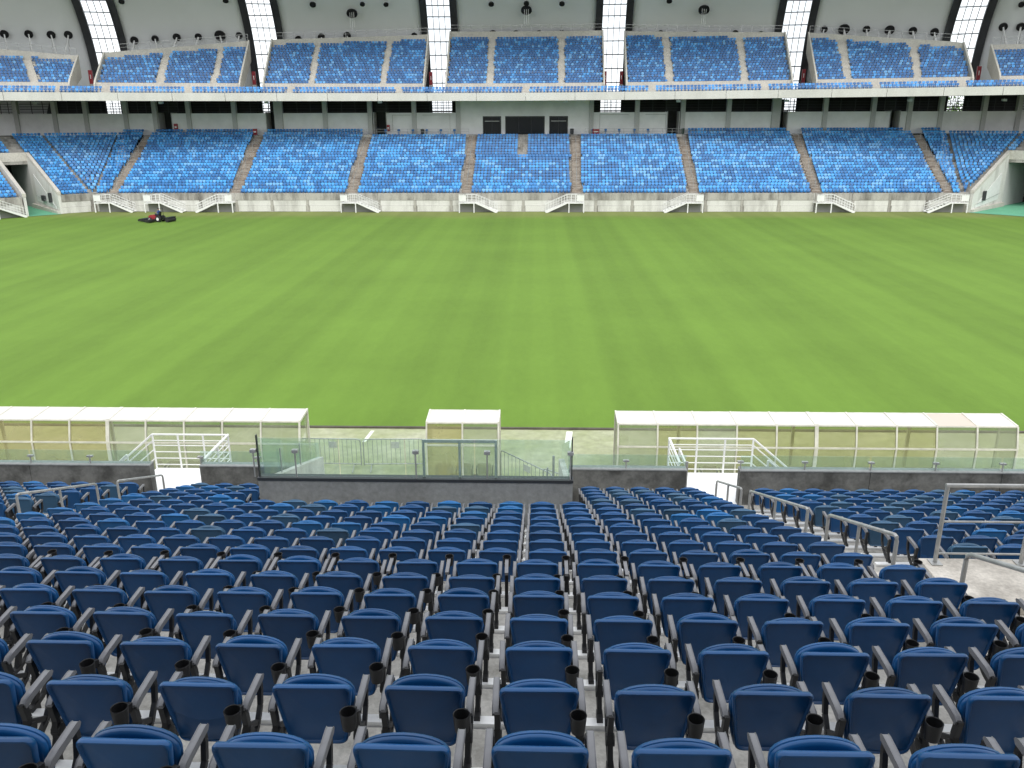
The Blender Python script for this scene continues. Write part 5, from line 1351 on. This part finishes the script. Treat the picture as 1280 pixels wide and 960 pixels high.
# ---- dugouts
def dugout(px0, px1, n, label, tints, dbl=(), cream=(), seats=True):
    YB = 24.2; x0, x1 = at(px0, 528, YB + 0.15).x, at(px1, 528, YB + 0.15).x
    t = thing('dugout', label, 'dugout', ((x0 + x1) / 2, YB + 0.6, 0))
    def P(name, m, mat, s=None): return rel(m.build(name, mat, t, s), t)
    # section: rear base, mid rail, rear eave, roof front
    B, Mr, Ev, Fr = (YB, 0.0), (YB, 1.58), (YB + 0.18, 2.26), (YB + 1.16, 2.33)
    Fr2 = (YB + 1.3, 2.2)
    wd = (x1 - x0) / n
    for k in range(n):
        a, b = x0 + k * wd + 0.025, x0 + (k + 1) * wd - 0.025; tm = M_pc_tint[tints[k % len(tints)]]
        def sheet(p, q, mat, name, off=0.0):
            d = Vector((q[0] - p[0], q[1] - p[1])).normalized(); nn = Vector((-d.y, d.x)) * 0.008
            P(name, MB().prism([(p[0] - nn.x, p[1] - nn.y), (q[0] - nn.x, q[1] - nn.y), (q[0] + nn.x, q[1] + nn.y), (p[0] + nn.x, p[1] + nn.y)], a, b, 'YZ'), mat)
        sheet((B[0], 0.08), (Mr[0], Mr[1] - 0.03), tm, 'lower_panel'); sheet((Mr[0], Mr[1] + 0.03), (Ev[0], Ev[1] - 0.03), tm, 'upper_panel')
        sheet((Ev[0], Ev[1] + 0.01), Fr, M_canopy2 if k in cream else M_canopy, 'roof_panel')
    for k in range(n + 1):
        x = x0 + k * wd; wv = 0.05 if k not in dbl else 0.11
        rb = MB()
        path = [B, Mr, Ev, Fr]
        for p, q in zip(path[:-1], path[1:]): rb.bar((x, p[0], p[1]), (x, q[0], q[1]), wv, 0.075)
        P('rib', rb, M_cream)
    P('mid_rail', MB().box(x0, x1, YB - 0.035, YB + 0.035, Mr[1] - 0.03, Mr[1] + 0.02), M_cream)
    P('base_rail', MB().box(x0, x1, YB - 0.04, YB + 0.04, 0.0, 0.08), M_cream)
    P('eave_rail', MB().box(x0, x1, Ev[0] - 0.03, Ev[0] + 0.03, Ev[1] - 0.03, Ev[1] + 0.012), M_cream)
    P('front_rail', MB().box(x0, x1, Fr[0] - 0.03, Fr[0] + 0.03, Fr[1] - 0.04, Fr[1] + 0.012), M_cream)
    for x in (x0, x1):
        P('side_panel', MB().prism([(YB + 0.03, 0.05), (YB + 1.1, 0.05), (Fr[0] - 0.03, Fr[1] - 0.05), (Ev[0] + 0.03, Ev[1] - 0.04), (YB + 0.03, Mr[1])], x - 0.006 + (0.04 if x == x0 else -0.04), x + 0.006 + (0.04 if x == x0 else -0.04), 'YZ'), M_pc_tint[1])
        P('front_post', MB().box(x - 0.03, x + 0.03, YB + 1.07, YB + 1.13, 0, Fr[1] - 0.05), M_cream)
    if n > 4:
        for k in range(2, n, 3): P('front_post', MB().box(x0 + k * wd - 0.45, x0 + k * wd - 0.36, YB + 1.05, YB + 1.13, 0, Fr[1] - 0.05), M_cream)
    # bench seats inside: white-beige shells on a bench beam
    ns = int((x1 - x0 - 0.3) / 0.60)
    P('bench_beam', MB().box(x0 + 0.2, x1 - 0.2, YB + 0.45, YB + 0.53, 0.28, 0.36), M_black)
    so2 = smooth_outline([(-0.2, 0.42), (0.2, 0.42), (0.225, 0.82), (-0.225, 0.82)], [0.05, 0.05, 0.09, 0.09], 4)
    sm = shell(so2, [(0.012, 0.03), (0.0, 0.02), (0.0, -0.02), (0.012, -0.03)], lambda x, z: -(z - 0.42) * 0.2 - 0.03 * (x / 0.2) ** 2 * -1).mesh('bench_seat', M_beige, 50)
    pm = MB().prism([(-0.02, 0.37), (0.40, 0.40), (0.42, 0.45), (-0.02, 0.43)], -0.21, 0.21, 'YZ').mesh('bench_pan', M_beige)
    am = MB().box(-0.02, 0.02, -0.02, 0.3, 0.55, 0.59).box(-0.02, 0.02, -0.02, 0.04, 0.3, 0.549).mesh('bench_arm', M_black)
    for k in range(ns):
        x = x0 + 0.15 + (x1 - x0 - 0.3) * (k + 0.5) / ns
        b = link('bench_seat', sm, t); b.location = Vector((x, YB + 0.42, 0)) - Vector(t.location)
        link('bench_pan', pm, b); 
        for s in (-1, 1): a = link('bench_arm', am, b); a.location = (s * 0.255, 0, 0)
dugout(-102, 374, 10, 'long dugout with yellowed clear panels and white roof on the mower side', [0, 0, 2, 2, 2, 1, 1, 1, 1, 1], dbl=(5,))
dugout(533, 623, 2, 'short two-bay dugout with white roof between crowd barriers', [2, 1], dbl=())
dugout(773, 1274, 10, 'long dugout with clear panels and white roof past the glass-topped box', [1, 0, 1, 0, 0, 0, 0, 0, 1, 1], dbl=(5,), cream=(8,))

# ---- crowd barriers
def barrier(xa, ya, xb_, yb, label):
    a, b = Vector((xa, ya, 0)), Vector((xb_, yb, 0)); d = b - a; L = d.length
    t = thing('crowd_barrier', label, 'barrier', a, math.atan2(d.y, d.x)); r_ = 0.02
    MB().tube([(0, 0, 0.15), (0, 0, 1.0), (0.03, 0, 1.07), (0.1, 0, 1.1), (L - 0.1, 0, 1.1), (L - 0.03, 0, 1.07), (L, 0, 1.0), (L, 0, 0.15)], r_, 8).tube([(0, 0, 0.2), (L, 0, 0.2)], r_, 8).build('frame', M_steel, t, 50)
    n = 13
    for k in range(1, n): MB().tube([(L * k / n, 0, 0.2), (L * k / n, 0, 1.1)], 0.009, 6).build('bar', M_steel, t)
    for x in (0.25, L - 0.25): MB().tube([(x, -0.32, 0.02), (x, -0.05, 0.16), (x, 0, 0.2), (x, 0.05, 0.16), (x, 0.32, 0.02)], 0.016, 6).build('foot', M_steel, t)
    MB().box(L * 0.47, L * 0.60, -0.02, -0.008, 0.78, 1.0).build('plate', M_column, t)
def gx(px, py, y): return at(px, py, y).x
YBR = 25.9
barrier(gx(378, 565, YBR), YBR, gx(451.5, 565, YBR), YBR - 0.05, 'steel crowd barrier beside the yellowed long dugout')
barrier(gx(455, 565, YBR), YBR - 0.05, gx(529, 565, YBR), YBR + 0.03, 'steel crowd barrier touching the short two-bay dugout')
barrier(gx(626, 563, 25.0), 25.0, gx(690, 590, 23.1), 23.1, 'steel crowd barrier set at an angle past the short dugout')
barrier(gx(679, 590, 23.6), 23.55, gx(735, 600, 22.6), 22.4, 'steel crowd barrier partly hidden behind the angled one')

# ---- a few trees outside, glimpsed through the doorways
def tree(px, y, hgt, label):
    p = at(px, 140, y); t = thing('tree', label, 'tree', (p.x, y, -0.35))
    MB().tube([(0, 0, 0), (0.1, 0, hgt * 0.35), (-0.15, 0.1, hgt * 0.7)], [0.35, 0.26, 0.12], 8).build('trunk', M_bark, t, 50)
    m = MB()
    for k in range(14):
        c = Vector((random.gauss(0, hgt * 0.17), random.gauss(0, hgt * 0.17), hgt * random.uniform(0.5, 0.98))); rad = hgt * random.uniform(0.08, 0.16)
        for q in range(160):
            d = Vector((random.gauss(0, 1), random.gauss(0, 1), random.gauss(0, 1))).normalized(); o_ = c + d * rad * random.uniform(0.6, 1.05)
            a = Vector((random.gauss(0, 1), random.gauss(0, 1), random.gauss(0, 1))).normalized(); b = a.cross(d).normalized(); s = random.uniform(0.15, 0.32)
            m.add([o_ - a * s, o_ + b * s * 0.5, o_ + a * s, o_ - b * s * 0.5], [(0, 1, 2, 3)])
    m.build('crown', M_leaf, t)
tree(1118, 168, 14, 'leafy green tree glimpsed through a doorway near the red barrier tunnel')
tree(1212, 170, 17, 'leafy green tree outside, under a skylight strip')
tree(343, 168, 12, 'pale green tree outside, glimpsed beside a wide column')
print('near seats', len(NSEAT), 'mass', len(mass_items), 'lower far', N_LOWER, 'upper', len(items))
